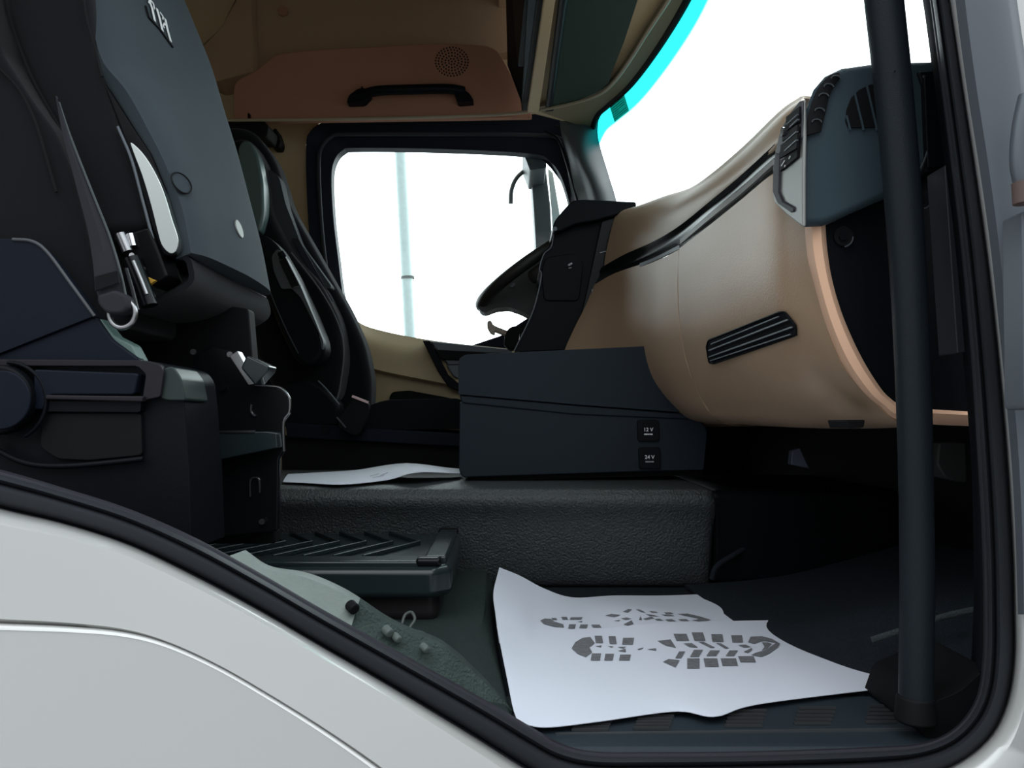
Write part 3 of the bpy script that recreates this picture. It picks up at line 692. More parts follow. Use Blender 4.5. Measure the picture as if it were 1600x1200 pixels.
# bottom fold of the cover
fold = []
for i in range(9):
    f = i/8; p = W(283,400,1.06).lerp(W(407,464,1.42), f); fold.append(p)
rows = [[p+V(0.004,0,0.0) for p in fold], [p+V(0.012,-0.0,-0.012) for p in fold], [p+V(0.010,0,-0.04) for p in fold], [p+V(-0.05,0,-0.065) for p in fold], [p+V(-0.16,0,-0.07) for p in fold]]
patch('cover_fold', rows, fabric, ps, px=False, nu=20, nv=20, solid=0.008)
tube('fold_piping', [p+V(0.008,0,-0.001) for p in fold], 0.003, black, ps, n=8)
# tufted buttons
def nrm_at(px, py):
    d = ray(px, py).normalized(); l, n, i, q = tcu.ray_cast(CAM, d)
    return -n if n.dot(d) > 0 else n
def button(px, py, rim_only, mat):
    p = hit(tcu, px, py, 0.0); b = mesh('tuft_button', *disc_vf(p, 0.015, nrm_at(px, py), 0.003, 24), slate if rim_only else mat, cu, bevel=0.001)
button(281,288,True,slate); button(372,358,False,silvertrim)
t = hit(tcu, 281, 288, 0.004)
bn = nrm_at(281, 288); bu = V(0,0,1).cross(bn).normalized(); bw = bn.cross(bu)
tube('button_groove', [t + bu*math.cos(a)*0.016 + bw*math.sin(a)*0.016 for a in [2*math.pi*k/24 for k in range(24)]], 0.0012, deep, cu, n=6, closed=True)
# woven white tag at the top of the cover
L = []
def stroke(pts, wd):
    q = [hit(tcu, *p, 0.002) for p in pts]
    for a, b in zip(q[:-1], q[1:]): L.append(bar_vf(a, b, wd, 0.0008, (1,-0.1,0.2)))
tagq = [(224,-8),(262,-20),(300,74),(270,75),(232,30)]
stroke([(231,0),(236,15),(240,34)], 0.006); stroke([(230,5),(233,1),(238,7),(239,15)], 0.003)
stroke([(243,14),(247,28),(252,49)], 0.006); stroke([(248,20),(253,27),(252,31)], 0.003)
stroke([(256,30),(260,48),(265,66)], 0.006); stroke([(258,42),(255,37),(253,41),(255,45)], 0.003)
mesh('woven_letters', *join_vf(L), white, cu, smooth=False)
tube('tag_edge', [hit(tcu,*p,0.002) for p in ((226,10),(231,28),(248,46),(258,60),(269,75))], 0.0016, deep, cu, n=6)
# dark side face of the cushion (towards the door)
hexa('cushion_side', [W(-20,-80,1.04),W(128,-80,1.04),W(150,110,1.04),W(178,197,1.04),W(206,280,1.04),W(228,360,1.04),W(160,372,1.04),W(110,300,1.04),W(55,190,1.04),W(15,60,1.04)],
     [v+V(0,0.34,0) for v in [W(-20,-80,1.04),W(128,-80,1.04),W(150,110,1.04),W(178,197,1.04),W(206,280,1.04),W(228,360,1.04),W(160,372,1.04),W(110,300,1.04),W(55,190,1.04),W(15,60,1.04)]], fabric, ps, bevel=0.02, seg=4)
tube('side_seam', cr([W(8,0,1.032),W(22,50,1.032),W(52,125,1.032),W(90,195,1.032),W(118,260,1.032)],24), 0.002, deep, ps, n=6)
tube('side_seam', cr([W(130,-10,1.036),W(136,30,1.036),W(150,80,1.036),W(160,120,1.036)],16), 0.0018, deep, ps, n=6)
# glossy frame side showing in the slit
gl = [(155,118),(170,140),(205,195),(235,240),(258,295),(276,355),(282,385),(270,400),(252,398),(242,370),(225,310),(200,230),(175,165)]
prism('frame_side', gl, 1.055, 1.10, deep, ps, bevel=0.004)
gl2 = smooth2([(204,222),(222,238),(240,265),(256,300),(268,340),(278,372),(276,390),(266,396),(253,384),(246,362),(236,322),(222,275),(208,238)], 40, True)
prism('polished_plate', gl2, 1.046, 1.06, M('polished_plate',(0.62,0.66,0.63),0.12,metal=0.9), ps, bevel=0.005)
tube('plate_edge', cr([W(184,198,1.044),W(205,248,1.044),W(222,310,1.044),W(238,370,1.044),W(248,400,1.044)],24), 0.0022, greymetal, ps, n=8)
# hinge bracket and lever
prism('hinge_bracket', [(172,372),(232,354),(250,398),(262,432),(236,448),(216,430),(195,395)], 1.04, 1.09, M('bracket_black',(0.004,0.004,0.005),0.3,spec=0.1), ps, bevel=0.004)
tube('hinge_pin', [W(188,366,1.034),W(200,394,1.034)], 0.0075, steel, ps, n=12)
tube('hinge_spring', [W(203,366,1.036),W(208,385,1.036)], 0.0055, chrome, ps, n=10)
mesh('hinge_bolt', *disc_vf(W(208,400,1.036),0.004,(0,-1,0),0.004,8), chrome, ps)
mesh('hinge_bolt', *disc_vf(W(224,421,1.036),0.004,(0,-1,0),0.004,8), steel, ps)
prism('amber_insert', [(230,432),(243,438),(232,446)], 1.035, 1.05, orange, ps, bevel=0.001)
tube('recline_tube', cr([W(205,404,1.03),W(216,430,1.03),W(226,455,1.03),W(234,478,1.03)],12), 0.011, blackgloss, ps, n=14)
tube('tube_glint', cr([W(208,408,1.02),W(219,434,1.02),W(229,460,1.02)],8), 0.003, steel, ps, n=8)
# backrest bolster at the far left
prism('backrest', roundpoly([(-260,-260),(-60,-200),(0,80),(45,150),(85,205),(112,270),(135,370),(150,440),(150,500),(-260,520)], 14), 1.00, 1.46, fabric, ps, bevel=0.035, seg=5)
tube('bolster_seam', cr([W(-10,98,0.996),W(30,140,0.994),W(55,190,0.994),W(72,245,0.994),W(88,300,0.994)],24), 0.0018, deep, ps, n=6)
# plastic wedge cover under the backrest
prism('wedge_cover', roundpoly([(-200,372),(20,373),(52,378),(74,395),(112,446),(146,494),(-20,560),(-200,560)],[0,0,14,10,6,2,0,0]), 0.975, 0.995, navy, ps, bevel=0.005)
prism('wedge_cover', roundpoly([(146,495),(152,497),(175,530),(216,560),(216,575),(-200,575),(-200,562),(-20,561)],[0,2,4,2,0,0,0,0]), 0.98, 0.998, navy, ps, bevel=0.005)
tube('wedge_highlight', cr([W(20,374,0.974),W(50,377,0.974),W(74,394,0.974),W(112,445,0.974),W(148,494,0.974)],24), 0.0022, M('highlight_grey',(0.06,0.065,0.075),0.5), ps, n=8)  # pale tube paints the highlight along the wedge cover's top edge
prism('wedge_corner_highlight', [(150,497),(158,498),(178,524),(206,538),(221,566),(186,566)], 0.985, 1.01, M('teal_highlight',(0.10,0.16,0.145),0.35), ps, bevel=0.003)  # greenish highlight on the cover edge, put into a teal colour
# seat base side trim with long lever and round dial
prism('base_cover', roundpoly([(-200,562),(240,565),(272,574),(284,592),(289,640),(296,735),(300,860),(-200,860)],[0,0,12,8,6,6,4,0,0]), 0.965, 1.075, black, ps, bevel=0.008)
prism('top_rail', roundpoly([(-200,560),(225,563),(248,568),(256,580),(250,620),(222,626),(228,585),(215,572),(-200,571)],[0,0,6,6,4,3,4,6,0]), 0.952, 0.98, M('warm_grey_plastic',(0.020,0.018,0.022),0.45,spec=0.15), ps, bevel=0.004)
prism('cover_corner', roundpoly([(255,575),(270,572),(283,590),(290,626),(262,626),(250,622)],5), 0.958, 1.03, M('green_grey_plastic',(0.022,0.034,0.031),0.35,spec=0.3), ps, bevel=0.006)
lv = prism('lever', roundpoly([(52,577),(212,583),(216,586),(210,614),(206,617),(78,617),(66,640),(52,640)],5), 0.948, 0.97, navy, ps, bevel=0.003)
prism('lever_lip', [(70,617),(224,619),(222,628),(70,624)], 0.944, 0.965, M('warm_grey_plastic2',(0.020,0.018,0.022),0.45,spec=0.15), ps, bevel=0.002)
prism('lever_skirt', roundpoly([(62,626),(221,627),(219,644),(70,643)],4), 0.952, 0.97, black, ps, bevel=0.003)
dl = mesh('dial', *disc_vf(W(8,625,0.955), 0.043, (0,-1,0), 0.018, 40), black, ps, bevel=0.005)
mesh('dial_face', *disc_vf(W(4,625,0.936), 0.036, (0,-1,0), 0.004, 40), navy, dl, bevel=0.002)
tube('dial_ring', [W(10,628,0.95)+V(math.cos(a)*0.049,0,math.sin(a)*0.049) for a in [(-60+6*k)*math.pi/180 for k in range(26)]], 0.0025, black, dl, n=8)
prism('lever_recess', roundpoly([(64,645),(220,645),(222,712),(140,720),(90,718),(62,700)],8), 0.958, 0.97, deep, ps, bevel=0.002)
tube('recess_lip', cr([W(-10,700,0.955),W(25,718,0.955),W(60,727,0.955),W(110,728,0.955),W(170,723,0.955),W(224,717,0.955)],30), 0.0035, black, ps, n=8)
# steel seat frame
fr = prism('seat_frame', roundpoly([(300,560),(330,540),(372,548),(400,602),(436,604),(453,620),(453,645),(443,658),(444,705),(436,716),(434,830),(336,840),(336,650),(300,640)],[0,4,4,4,8,8,4,4,4,4,0,0,0,0]), 1.20, 1.212, blackgloss, ps, bevel=0.003)
tube('frame_highlight', cr([W(398,602,1.197),W(418,603,1.197),W(436,605,1.197),W(448,614,1.197),W(453,626,1.197),W(452,644,1.197),W(444,656,1.197),W(443,680,1.197),W(444,705,1.197)],36), 0.0017, steel, fr, n=6)  # bright tube stands in for the highlight on the frame outline
prism('cross_beam', roundpoly([(334,676),(415,674),(432,676),(434,700),(345,718),(336,716)],3), 1.17, 1.20, stepm, ps, bevel=0.003)
mesh('beam_edge', *bar_vf(W(334,674.5,1.168), W(398,674,1.168), 0.003, 0.004, (0,1,0)), steel, ps)
prism('bracket_plate', [(358,556),(371,548),(400,600),(388,602)], 1.18, 1.20, steel, ps, bevel=0.001)
prism('catch_box', [(385,555),(421,572),(418,580),(398,602),(376,575)], 1.16, 1.20, stepm, ps, bevel=0.003)
tube('slot_rim', cr([W(391,776,1.196),W(391,752,1.196),W(397,746,1.196),W(405,750,1.196),W(406,770,1.196)],20), 0.0014, steel, fr, n=6)
tube('frame_hook', cr([W(393,632,1.196),W(392,640,1.196),W(394,646,1.196),W(399,650,1.196)],10), 0.0016, steel, fr, n=6)
for (x, y) in ((303,550),(311,607),(349,606),(410,815),(360,554)):
    mesh('frame_bolt', *disc_vf(W(x,y,1.196 if x > 312 else 1.19), 0.0045, (0,-1,0), 0.004, 10), blackgloss if x == 349 else steel, ps)
tube('wire_catch', cr([W(377,511,1.30),W(380,518,1.30),(W(380,526,1.30))],8), 0.0018, chrome, ps, n=6)
prism('dark_backing', roundpoly([(120,440),(200,470),(300,470),(388,482),(398,604),(430,612),(430,850),(120,850)],6), 1.24, 1.27, deep, ps, bevel=0.01)  # added black sheet that makes the gap behind the frame dark

# seat belt
sb = thing('seat_belt', 'dark seat belt strap hanging beside the near passenger seat with metal ring', 'seat belt', W(185,505,1.0))
lp = [(88,150),(98,205),(112,260),(125,310),(138,360),(146,410),(150,450),(160,478)]
rp = [(92,160),(108,208),(132,270),(152,320),(170,365),(182,402),(192,440),(200,480)]
I = smooth2(lp, 40); O = smooth2(rp, 40)
vs = []; fs = []
for i in range(40):
    for tt in (0, .5, 1): vs.append(W(I[i][0]*(1-tt)+O[i][0]*tt, I[i][1]*(1-tt)+O[i][1]*tt, 0.972+0.006*tt - 0.004*math.sin(tt*3.14)))
for i in range(39):
    for j in range(2): a = i*3+j; fs.append((a,a+1,a+4,a+3))
mesh('strap', vs, fs, beltm, sb, solid=0.0025)
tube('strap_edge', [W(O[i][0],O[i][1],0.975) for i in range(40)], 0.0016, pillarm, sb, n=6)
prism('loop_fold', roundpoly([(150,462),(178,452),(198,462),(200,480),(190,490),(165,490),(152,475)],8), 0.962, 0.985, beltm, sb, bevel=0.006)
prism('stitching', [(147,432),(183,422),(186,442),(148,455)], 0.964, 0.968, fabric, sb, bevel=0.001)
tube('ring', [W(191,490,0.975)+V(math.cos(a)*0.0165,0,math.sin(a)*0.018) for a in [2*math.pi*k/28 for k in range(28)]], 0.0036, steel, sb, n=8, closed=True)
tube('anchor_bar', [W(196,420,0.99),W(206,455,0.99),W(213,485,0.99)], 0.004, blackgloss, sb, n=8)

# ------------------------------------------------------------------ step box with chevron tread
bx = thing('step_box', 'glossy black step box with chevron tread beside the seat base', 'box', W(600,965,1.3))
ZT = 1.527
def T(px, py, z=ZT): return WZ(px, py, z)
# base body
b0 = [V(-0.50,1.235,1.43), V(-0.115,1.235,1.43), V(-0.125,1.57,1.43), V(-0.50,1.57,1.43)]
prism3('body', b0, (0,0,0.06), M('brown_black_plastic',(0.020,0.016,0.018),0.35), bx, bevel=0.02, seg=4)
lid0 = [(-0.52,1.205),(-0.122,1.205),(-0.095,1.235),(-0.103,1.56),(-0.12,1.585),(-0.52,1.585)]
prism3('lid', [V(x,y,1.476) for x, y in lid0], (0,0,0.048), stepm, bx, bevel=0.012, seg=4)
# raised rim
def rail(nm, a, b, wd, h, mat=stepm):
    return mesh(nm, *bar_vf(a, b, wd, h, (0,0,1)), mat, bx, bevel=0.004)
rail('front_rim', V(-0.52,1.245,1.5220), V(-0.145,1.245,1.5220), 0.050, 0.010)
rail('side_rim', V(-0.124,1.255,1.5220), V(-0.128,1.565,1.5220), 0.036, 0.012)
for p in (V(-0.132,1.232,1.5300), V(-0.128,1.565,1.5300)):
    mesh('corner_lug', *box_vf(p, 0.020, 0.014, 0.007), blackgloss, bx, bevel=0.006)
L = []
for k in range(8):
    x = -0.172-0.05*k
    L.append(bar_vf(V(x,1.44,1.5240), V(x-0.075,1.285,1.5240), 0.006, 0.007, (0,0,1)))
    L.append(bar_vf(V(x,1.44,1.5240), V(x-0.075,1.565,1.5240), 0.006, 0.007, (0,0,1)))
mesh('chevron_tread', *join_vf(L), stepm, bx, bevel=0.0015)

# ------------------------------------------------------------------ carpet, floor details
cpt = thing('rear_carpet', 'green-black moulded carpet behind the paper mat beside the step box', 'carpet', V(-0.3,1.2,FZ))
cpz = 1.43
rows = [[V(-0.9,1.64,1.44),V(-0.5,1.64,1.44),V(-0.10,1.64,1.438),V(-0.055,1.64,1.43),V(-0.038,1.64,FZ)],
        [V(-0.9,1.3,1.435),V(-0.5,1.3,1.435),V(-0.10,1.3,1.434),V(-0.045,1.3,1.428),V(-0.028,1.3,FZ)],
        [V(-0.9,1.1,1.44),V(-0.5,1.1,1.437),V(-0.13,1.1,1.437),V(-0.035,1.1,1.425),V(-0.016,1.1,FZ)],
        [V(-0.9,0.98,1.50),V(-0.5,0.98,1.47),V(-0.15,0.98,1.445),V(-0.025,0.98,1.42),V(-0.008,0.98,FZ)],
        [V(-0.9,0.86,1.62),V(-0.5,0.86,1.60),V(-0.15,0.86,1.45),V(-0.01,0.86,1.41),V(0.0,0.86,FZ)]]
patch('carpet_mat', rows, carpet, cpt, px=False, nu=40, nv=40, solid=0.004)
# pale moulded ledge of the wheel arch with bumps, along the door seal
I = [(380,862),(420,888),(480,900),(540,926),(600,965),(640,985),(690,1006),(740,1048),(800,1108)]
O = [(330,880),(400,930),(460,960),(520,990),(585,1025),(630,1050),(680,1080),(730,1110),(790,1145)]
I2 = smooth2(I, 61); O2 = smooth2(O, 61); PL = [(-0.04,0.07),(0,0.02),(0.08,0.0),(0.5,-0.008),(1,-0.03)]
ribbon('arch_ledge', I2[:26], O2[:26], PL, 0.93, M('worn_grey_vinyl',(0.21,0.25,0.23),0.55,spec=0.3,bump=(200,0.4,0.002),var=0.15,vscale=25), cpt, smooth_paths=False, solid=0.004)
ribbon('arch_carpet', I2[25:], O2[25:], PL, 0.934, M('worn_green_carpet',(0.052,0.075,0.068),0.8,spec=0.2,bump=(300,1.0,0.004),var=0.35,vscale=40), cpt, smooth_paths=False, solid=0.004)
for (x, y, r) in ((546,944,0.007),(601,982,0.006),(615,992,0.005),(659,1008,0.005)):
    mesh('ledge_clip', *tube_vf([W(x,y,0.925), W(x+9,y+9,0.915)], r, 12), M('clip_grey',(0.10,0.125,0.115),0.6) if y > 960 else deep, cpt, bevel=0.003)
wl = tag(tube('loose_wire', cr([W(628,975,1.06),W(633,961,1.07),W(643,957,1.07),W(648,968,1.06),W(640,982,1.05),W(648,986,1.05),W(662,990,1.05),W(672,1002,1.04)],40), 0.0022, M('grey_wire',(0.07,0.08,0.075),0.5), n=8), 'thin looped wire on the carpet below the step box', 'wire')
# front footwell carpet: heaped mat with a worn pale crest
fc = thing('footwell_carpet', 'blue-black rumpled carpet at the front of the footwell behind the pole', 'carpet', V(0.6,1.1,FZ))
rows = [[V(0.36,1.62,1.41),V(0.5,1.62,1.42),V(0.62,1.62,1.44),V(0.84,1.62,1.50)],
        [V(0.38,1.35,1.408),V(0.5,1.35,1.42),V(0.6,1.35,1.45),V(0.84,1.33,1.52)],
        [V(0.40,1.22,1.406),V(0.5,1.20,1.44),V(0.6,1.18,1.475),V(0.84,1.12,1.53)],
        [V(0.42,1.12,1.404),V(0.5,1.10,1.42),V(0.6,1.08,1.44),V(0.84,1.02,1.48)],
        [V(0.44,1.00,1.402),V(0.52,1.0,1.404),V(0.6,0.98,1.41),V(0.84,0.95,1.43)]]
patch('carpet_mat', rows, carpetb, fc, px=False, nu=40, nv=40, solid=0.004)
tube('worn_crest', cr([W(1362,1000,1.07),W(1400,988,1.07),W(1440,975,1.07),W(1480,962,1.07),W(1535,950,1.07)],30), 0.0045, M('worn_crest',(0.06,0.075,0.08),0.95,bump=(500,1.0,0.004),var=0.5,vscale=80), fc, n=8, flat=0.4)
tube('worn_crest', cr([W(1452,1064,0.97),W(1482,1066,0.97),W(1500,1060,0.98),W(1528,1040,0.99)],20), 0.004, M('worn_crest2',(0.11,0.125,0.13),0.95,bump=(500,1.0,0.004),var=0.5,vscale=80), fc, n=8, flat=0.4)
tube('mat_edge', cr([W(1112,905,1.62),W(1120,885,1.62),W(1150,865,1.65),W(1200,835,1.72),W(1240,815,1.8)],24), 0.006, carpetb, fc, n=8)
# heater duct pieces in the dark under the dash
ub = (prism('underdash_bracket', [(1238,705),(1250,700),(1265,732),(1236,726)], 1.5, 1.52, M('blue_grey_metal',(0.06,0.07,0.10),0.5), db, bevel=0.002))
ub2 = (prism('underdash_panel', roundpoly([(1468,690),(1510,690),(1512,755),(1478,748),(1464,725)],6), 1.2, 1.24, M('dim_grey',(0.03,0.03,0.03),0.6), db, bevel=0.004))

# ------------------------------------------------------------------ paper floor mat with printed soles
pm = thing('paper_floor_mat', 'white creased paper floor mat with two printed shoe soles', 'floor mat', V(0.15,1.1,FZ+0.004))
back = sheetpx('rear_half', [
  [(780,887,1.470),(812,900,1.455),(850,920,1.435),(895,934,1.415),(960,931,1.41),(1040,931,1.41),(1145,927,1.41)],
  [(771,925,1.465),(810,935,1.445),(850,945,1.425),(905,955,1.413),(985,950,1.422),(1075,950,1.412),(1182,945,1.41)],
  [(774,960,1.455),(812,968,1.438),(850,974,1.42),(915,976,1.413),(1000,970,1.418),(1095,966,1.41),(1212,966,1.408)],
  [(780,1005,1.44),(818,1005,1.425),(855,1005,1.415),(920,1005,1.411),(1010,1000,1.411),(1110,990,1.408),(1235,985,1.406)]], paper, pm, nu=40, nv=30)
front = sheetpx('front_half', [
  [(776,978,1.452),(815,982,1.434),(850,985,1.421),(920,985,1.417),(1020,975,1.425),(1140,971,1.416),(1250,969,1.414)],
  [(784,1020,1.437),(822,1022,1.424),(865,1022,1.417),(940,1020,1.414),(1045,1015,1.418),(1165,1005,1.414),(1300,1000,1.411)],
  [(793,1065,1.425),(835,1068,1.418),(890,1068,1.414),(970,1065,1.412),(1080,1058,1.416),(1200,1045,1.413),(1352,1040,1.410)],
  [(801,1105,1.418),(845,1108,1.414),(910,1105,1.412),(1000,1095,1.412),(1095,1088,1.415),(1210,1075,1.412),(1385,1061,1.410)],
  [(809,1129,1.415),(852,1137,1.412),(935,1128,1.412),(1055,1112,1.412),(1118,1120,1.415),(1190,1100,1.412),(1406,1073,1.410)]], paper, pm, nu=48, nv=40)
tfr = bvh_of(front); tbk = bvh_of(back)
def C7(x, y): return (740+x/3.2, 860+y/3.2)
def quad(x0, y0, x1, y1, sk=6): return [(x0,y0),(x1-sk,y0),(x1,y1),(x0+sk,y1)]
def rquad(x0, y0, x1, y1, sk=6): return [(x0+sk,y0),(x1,y0),(x1-sk,y1),(x0,y1)]
fp = [[(490,492),(508,462),(543,441),(583,435),(606,466),(580,488),(592,512),(562,536),(520,520)],
  quad(605,430,648,466),quad(675,432,716,470),rquad(742,440,803,474),[(608,482),(640,478),(636,487)],[(670,480),(700,483),(690,489)],[(720,486),(763,484),(750,494)],[(722,505),(760,494),(762,512)],
  rquad(585,518,638,553),rquad(653,520,702,553),rquad(727,524,787,553),
  [(818,497),(850,488),(845,494),(830,500)],[(868,498),(912,492),(914,504)],
  quad(1000,420,1078,455,14),quad(1090,413,1160,455,14),quad(1188,422,1250,460),quad(1288,427,1348,463),
  [(920,455),(985,448),(1012,490),(960,478)],[(1050,468),(1090,466),(1122,488),(1080,486)],[(1124,460),(1150,460),(1207,488),(1186,490)],[(1212,466),(1236,467),(1278,492),(1258,494)],[(1322,476),(1360,474),(1388,486),(1350,488)],
  rquad(1008,508,1058,542,20),rquad(1082,500,1147,535,20),rquad(1163,503,1232,531,20),rquad(1260,503,1322,531,20),[(1350,510),(1392,490),(1394,500),(1372,516)],
  [(948,560),(975,546),(1030,552),(1010,588)],quad(1068,543,1130,593,0),quad(1150,543,1226,585,8),quad(1235,543,1322,580,10),quad(1322,532,1412,562,12),
  [(1372,462),(1385,434),(1440,432),(1492,445),(1532,468),(1515,462),(1460,455),(1415,458),(1405,470)],
  [(1532,468),(1522,488),(1480,518),(1440,536),(1388,526),(1410,515),(1440,512),(1478,490),(1505,470),(1515,462)],
  [(1440,462),(1470,462),(1492,470),(1470,492),(1440,504),(1455,484)]]
bp = [[(333,352),(355,343),(385,345),(402,358),(448,372),(452,388),(400,384),(350,370)],
  quad(388,340,418,350),quad(438,335,472,348),rquad(480,337,545,348),rquad(472,372,512,393),rquad(528,373,572,391),quad(588,374,640,388,10),[(520,358),(545,356),(540,362)],
  [(658,328),(690,320),(735,325),(705,336)],[(748,308),(775,296),(792,298),(770,314)],[(810,296),(835,300),(862,314),(838,310)],[(878,306),(910,308),(922,314),(890,314)],[(950,312),(985,312),(1000,319),(962,320)],
  [(700,355),(732,350),(728,356)],[(750,372),(790,352),(800,370),(770,378)],[(735,342),(765,338),(790,344),(760,350)],[(826,350),(835,330),(842,350)],[(860,320),(900,326),(930,334),(880,330)],[(935,322),(985,324),(1005,330),(960,330)],
  [(848,344),(888,334),(905,342),(862,350)],[(905,346),(930,344),(950,354),(915,353)],[(956,348),(990,346),(1012,356),(972,356)],[(1022,347),(1062,346),(1080,355),(1036,355)],
  [(1020,320),(1070,318),(1130,332),(1186,350),(1160,355),(1110,340),(1060,330)],[(1090,352),(1130,345),(1160,354),(1120,356)]]
def soles(name, polys, t, parent):
    vs = []; fs = []
    for q in polys:
        # dense outline so that the print follows the creases
        out = []
        for i in range(len(q)):
            a = q[i]; b = q[(i+1) % len(q)]
            for k in range(2): out.append((a[0]+(b[0]-a[0])*k/2, a[1]+(b[1]-a[1])*k/2))
        cx = sum(p[0] for p in q)/len(q); cy = sum(p[1] for p in q)/len(q)
        o = len(vs); vs.append(hit(t, *C7(cx,cy), 0.0010, 1.15))
        vs += [hit(t, *C7(*p), 0.0010, 1.15) for p in out]
        m = len(out)
        for i in range(m): fs.append((o, o+1+i, o+1+(i+1) % m))
    return mesh(name, vs, fs, ink, parent, smooth=False)
soles('printed_heel', fp[:10], tfr, front); soles('printed_sole', fp[10:], tfr, front)
soles('printed_heel', bp[:8], tbk, back); soles('printed_sole', bp[8:], tbk, back)

# ------------------------------------------------------------------ door sill, seal, silver body side
sill = thing('door_sill', 'black ribbed plastic door sill in front of the paper mat', 'sill', V(0.2,0.83,1.38))
rows = [[V(-0.06,0.99,1.402),V(0.2,0.99,1.402),V(0.5,0.99,1.402),V(0.62,0.99,1.404)],
        [V(-0.06,0.870,1.402),V(0.2,0.870,1.402),V(0.5,0.865,1.402),V(0.62,0.86,1.404)],
        [V(-0.06,0.845,1.402),V(0.2,0.845,1.402),V(0.5,0.842,1.403),V(0.62,0.84,1.405)],
        [V(-0.06,0.838,1.398),V(0.2,0.838,1.398),V(0.5,0.836,1.399),V(0.62,0.83,1.402)],
        [V(-0.06,0.815,1.375),V(0.2,0.815,1.375),V(0.5,0.815,1.378),V(0.62,0.81,1.385)],
        [V(-0.06,0.80,1.33),V(0.2,0.80,1.33),V(0.5,0.80,1.33),V(0.62,0.80,1.33)]]
patch('sill_plate', rows, M('sill_plastic',(0.024,0.034,0.043),0.5,spec=0.2,bump=(900,0.3)), sill, px=False, nu=24, nv=40, solid=0.004)
for x0, x1, y0, y1 in ((893,950,1124,1142),(990,1045,1120,1140),(1132,1190,1112,1136),(1240,1298,1108,1132),(1352,1400,1105,1130)):
    L = []
    for k in range(5):
        yy = y0+(y1-y0)*k/4
        L.append(bar_vf(WZ(x0+(4-k)*2,yy,1.4045), WZ(x1+(4-k)*2,yy,1.4045), 0.0025, 0.003, (0,0,1)))
    mesh('tread_pad', *join_vf(L), M('tread_grey',(0.035,0.037,0.04),0.5), sill)
mesh('step_edge', *bar_vf(WZ(868,1150,1.402), WZ(1440,1142,1.403), 0.005, 0.003, (0,0,1)), M('sill_edge',(0.05,0.055,0.06),0.4), sill)

LI = [(-260,690),(-120,718),(0,746),(100,774),(200,806),(300,850),(400,904),(500,962),(600,1018),(700,1074),(770,1114),(830,1150),(875,1174),(930,1186),(1020,1187),(1140,1186),(1260,1183),(1380,1178),(1440,1172),(1485,1155),(1518,1125),(1538,1085),(1546,1030),(1547,950),(1545,850),(1538,720),(1527,560),(1512,400),(1495,260),(1478,130),(1462,10),(1448,-80),(1430,-200)]
LO = [(-280,740),(-130,768),(0,803),(100,826),(200,858),(300,905),(400,958),(500,1016),(600,1074),(690,1128),(750,1165),(815,1206),(870,1236),(940,1250),(1020,1250),(1140,1248),(1260,1246),(1380,1240),(1452,1222),(1510,1196),(1556,1155),(1582,1100),(1593,1030),(1593,950),(1590,850),(1582,720),(1568,560),(1550,400),(1530,260),(1510,130),(1492,10),(1476,-80),(1456,-200)]
seal = thing('door_seal', 'black rubber seal running round the open door frame', 'seal', V(0.2,0.80,1.30))
NP = 140
ribbon('bulb', LI, LO, [(-0.06,0.03),(0.0,0.0),(0.06,-0.006),(0.12,0.0),(0.17,0.010),(0.22,0.0),(0.35,-0.014),(0.55,-0.012),(0.72,0.002),(0.80,0.012),(0.92,0.010),(1.0,0.0),(1.04,0.02)], 0.80, rubber, seal, n=NP, solid=0.003)
ribbon('inner_lip', [(a[0],a[1]) for a in LI], LO, [(-0.18,0.05),(-0.12,0.022),(-0.06,0.02),(0.0,0.03)], 0.80, M('grey_lip',(0.030,0.030,0.038),0.6,spec=0.12), seal, n=NP, solid=0.003)
# shade-darkened flange between seal and body at the near pillar
# silver body: lower rear quarter with pressed crease
cut = 14
BI = LO[:cut]
CR = [(-300,965),(-150,972),(0,978),(100,982),(190,990),(260,1008),(340,1044),(420,1090),(500,1140),(570,1188),(640,1240),(720,1300),(800,1370),(880,1440)]
lowb = struct(ribbon('wall_outer', BI, CR, [(-0.03,0.03),(0.0,0.006),(0.02,-0.006),(0.05,-0.014),(0.10,-0.020),(0.5,-0.024),(0.90,-0.027),(0.925,-0.0275),(0.955,-0.020),(0.975,-0.019),(1.0,-0.027),(1.015,-0.0285),(1.04,-0.0295)], 0.77, silver, n=90, solid=0.004))
BOT = [(-300,1330),(-170,1360),(-40,1400),(60,1420),(140,1440),(200,1460),(260,1480),(320,1490),(390,1500),(450,1510),(520,1520),(600,1530),(680,1540),(760,1550)]
CR2 = [(x, y+2) for x, y in CR]
ribbon('lower_skin', CR2, BOT, [(0.0,-0.0285),(0.3,-0.0288),(1,-0.029)], 0.77, silver, lowb, n=90, solid=0.004)
# silver A-pillar body at the right edge
PI = LO[17:]
PO = [(1700,1500),(1740,1420),(1760,1340),(1765,1260),(1766,1150),(1765,1030),(1762,950),(1758,850),(1745,720),(1735,560),(1722,400),(1705,260),(1690,130),(1672,10),(1655,-80),(1640,-200)]
ap = struct(ribbon('wall_pillar', PI, PO, [(-0.03,0.03),(0.0,0.004),(0.04,-0.006),(0.10,-0.012),(0.3,-0.014),(1.0,-0.014)], 0.775, silver, n=70, solid=0.004))
# front panel below the sill (hidden under the frame) closes the body
box('lower_body', (-0.9,0.735,0.9), (0.62,0.78,1.30), silver, lowb)
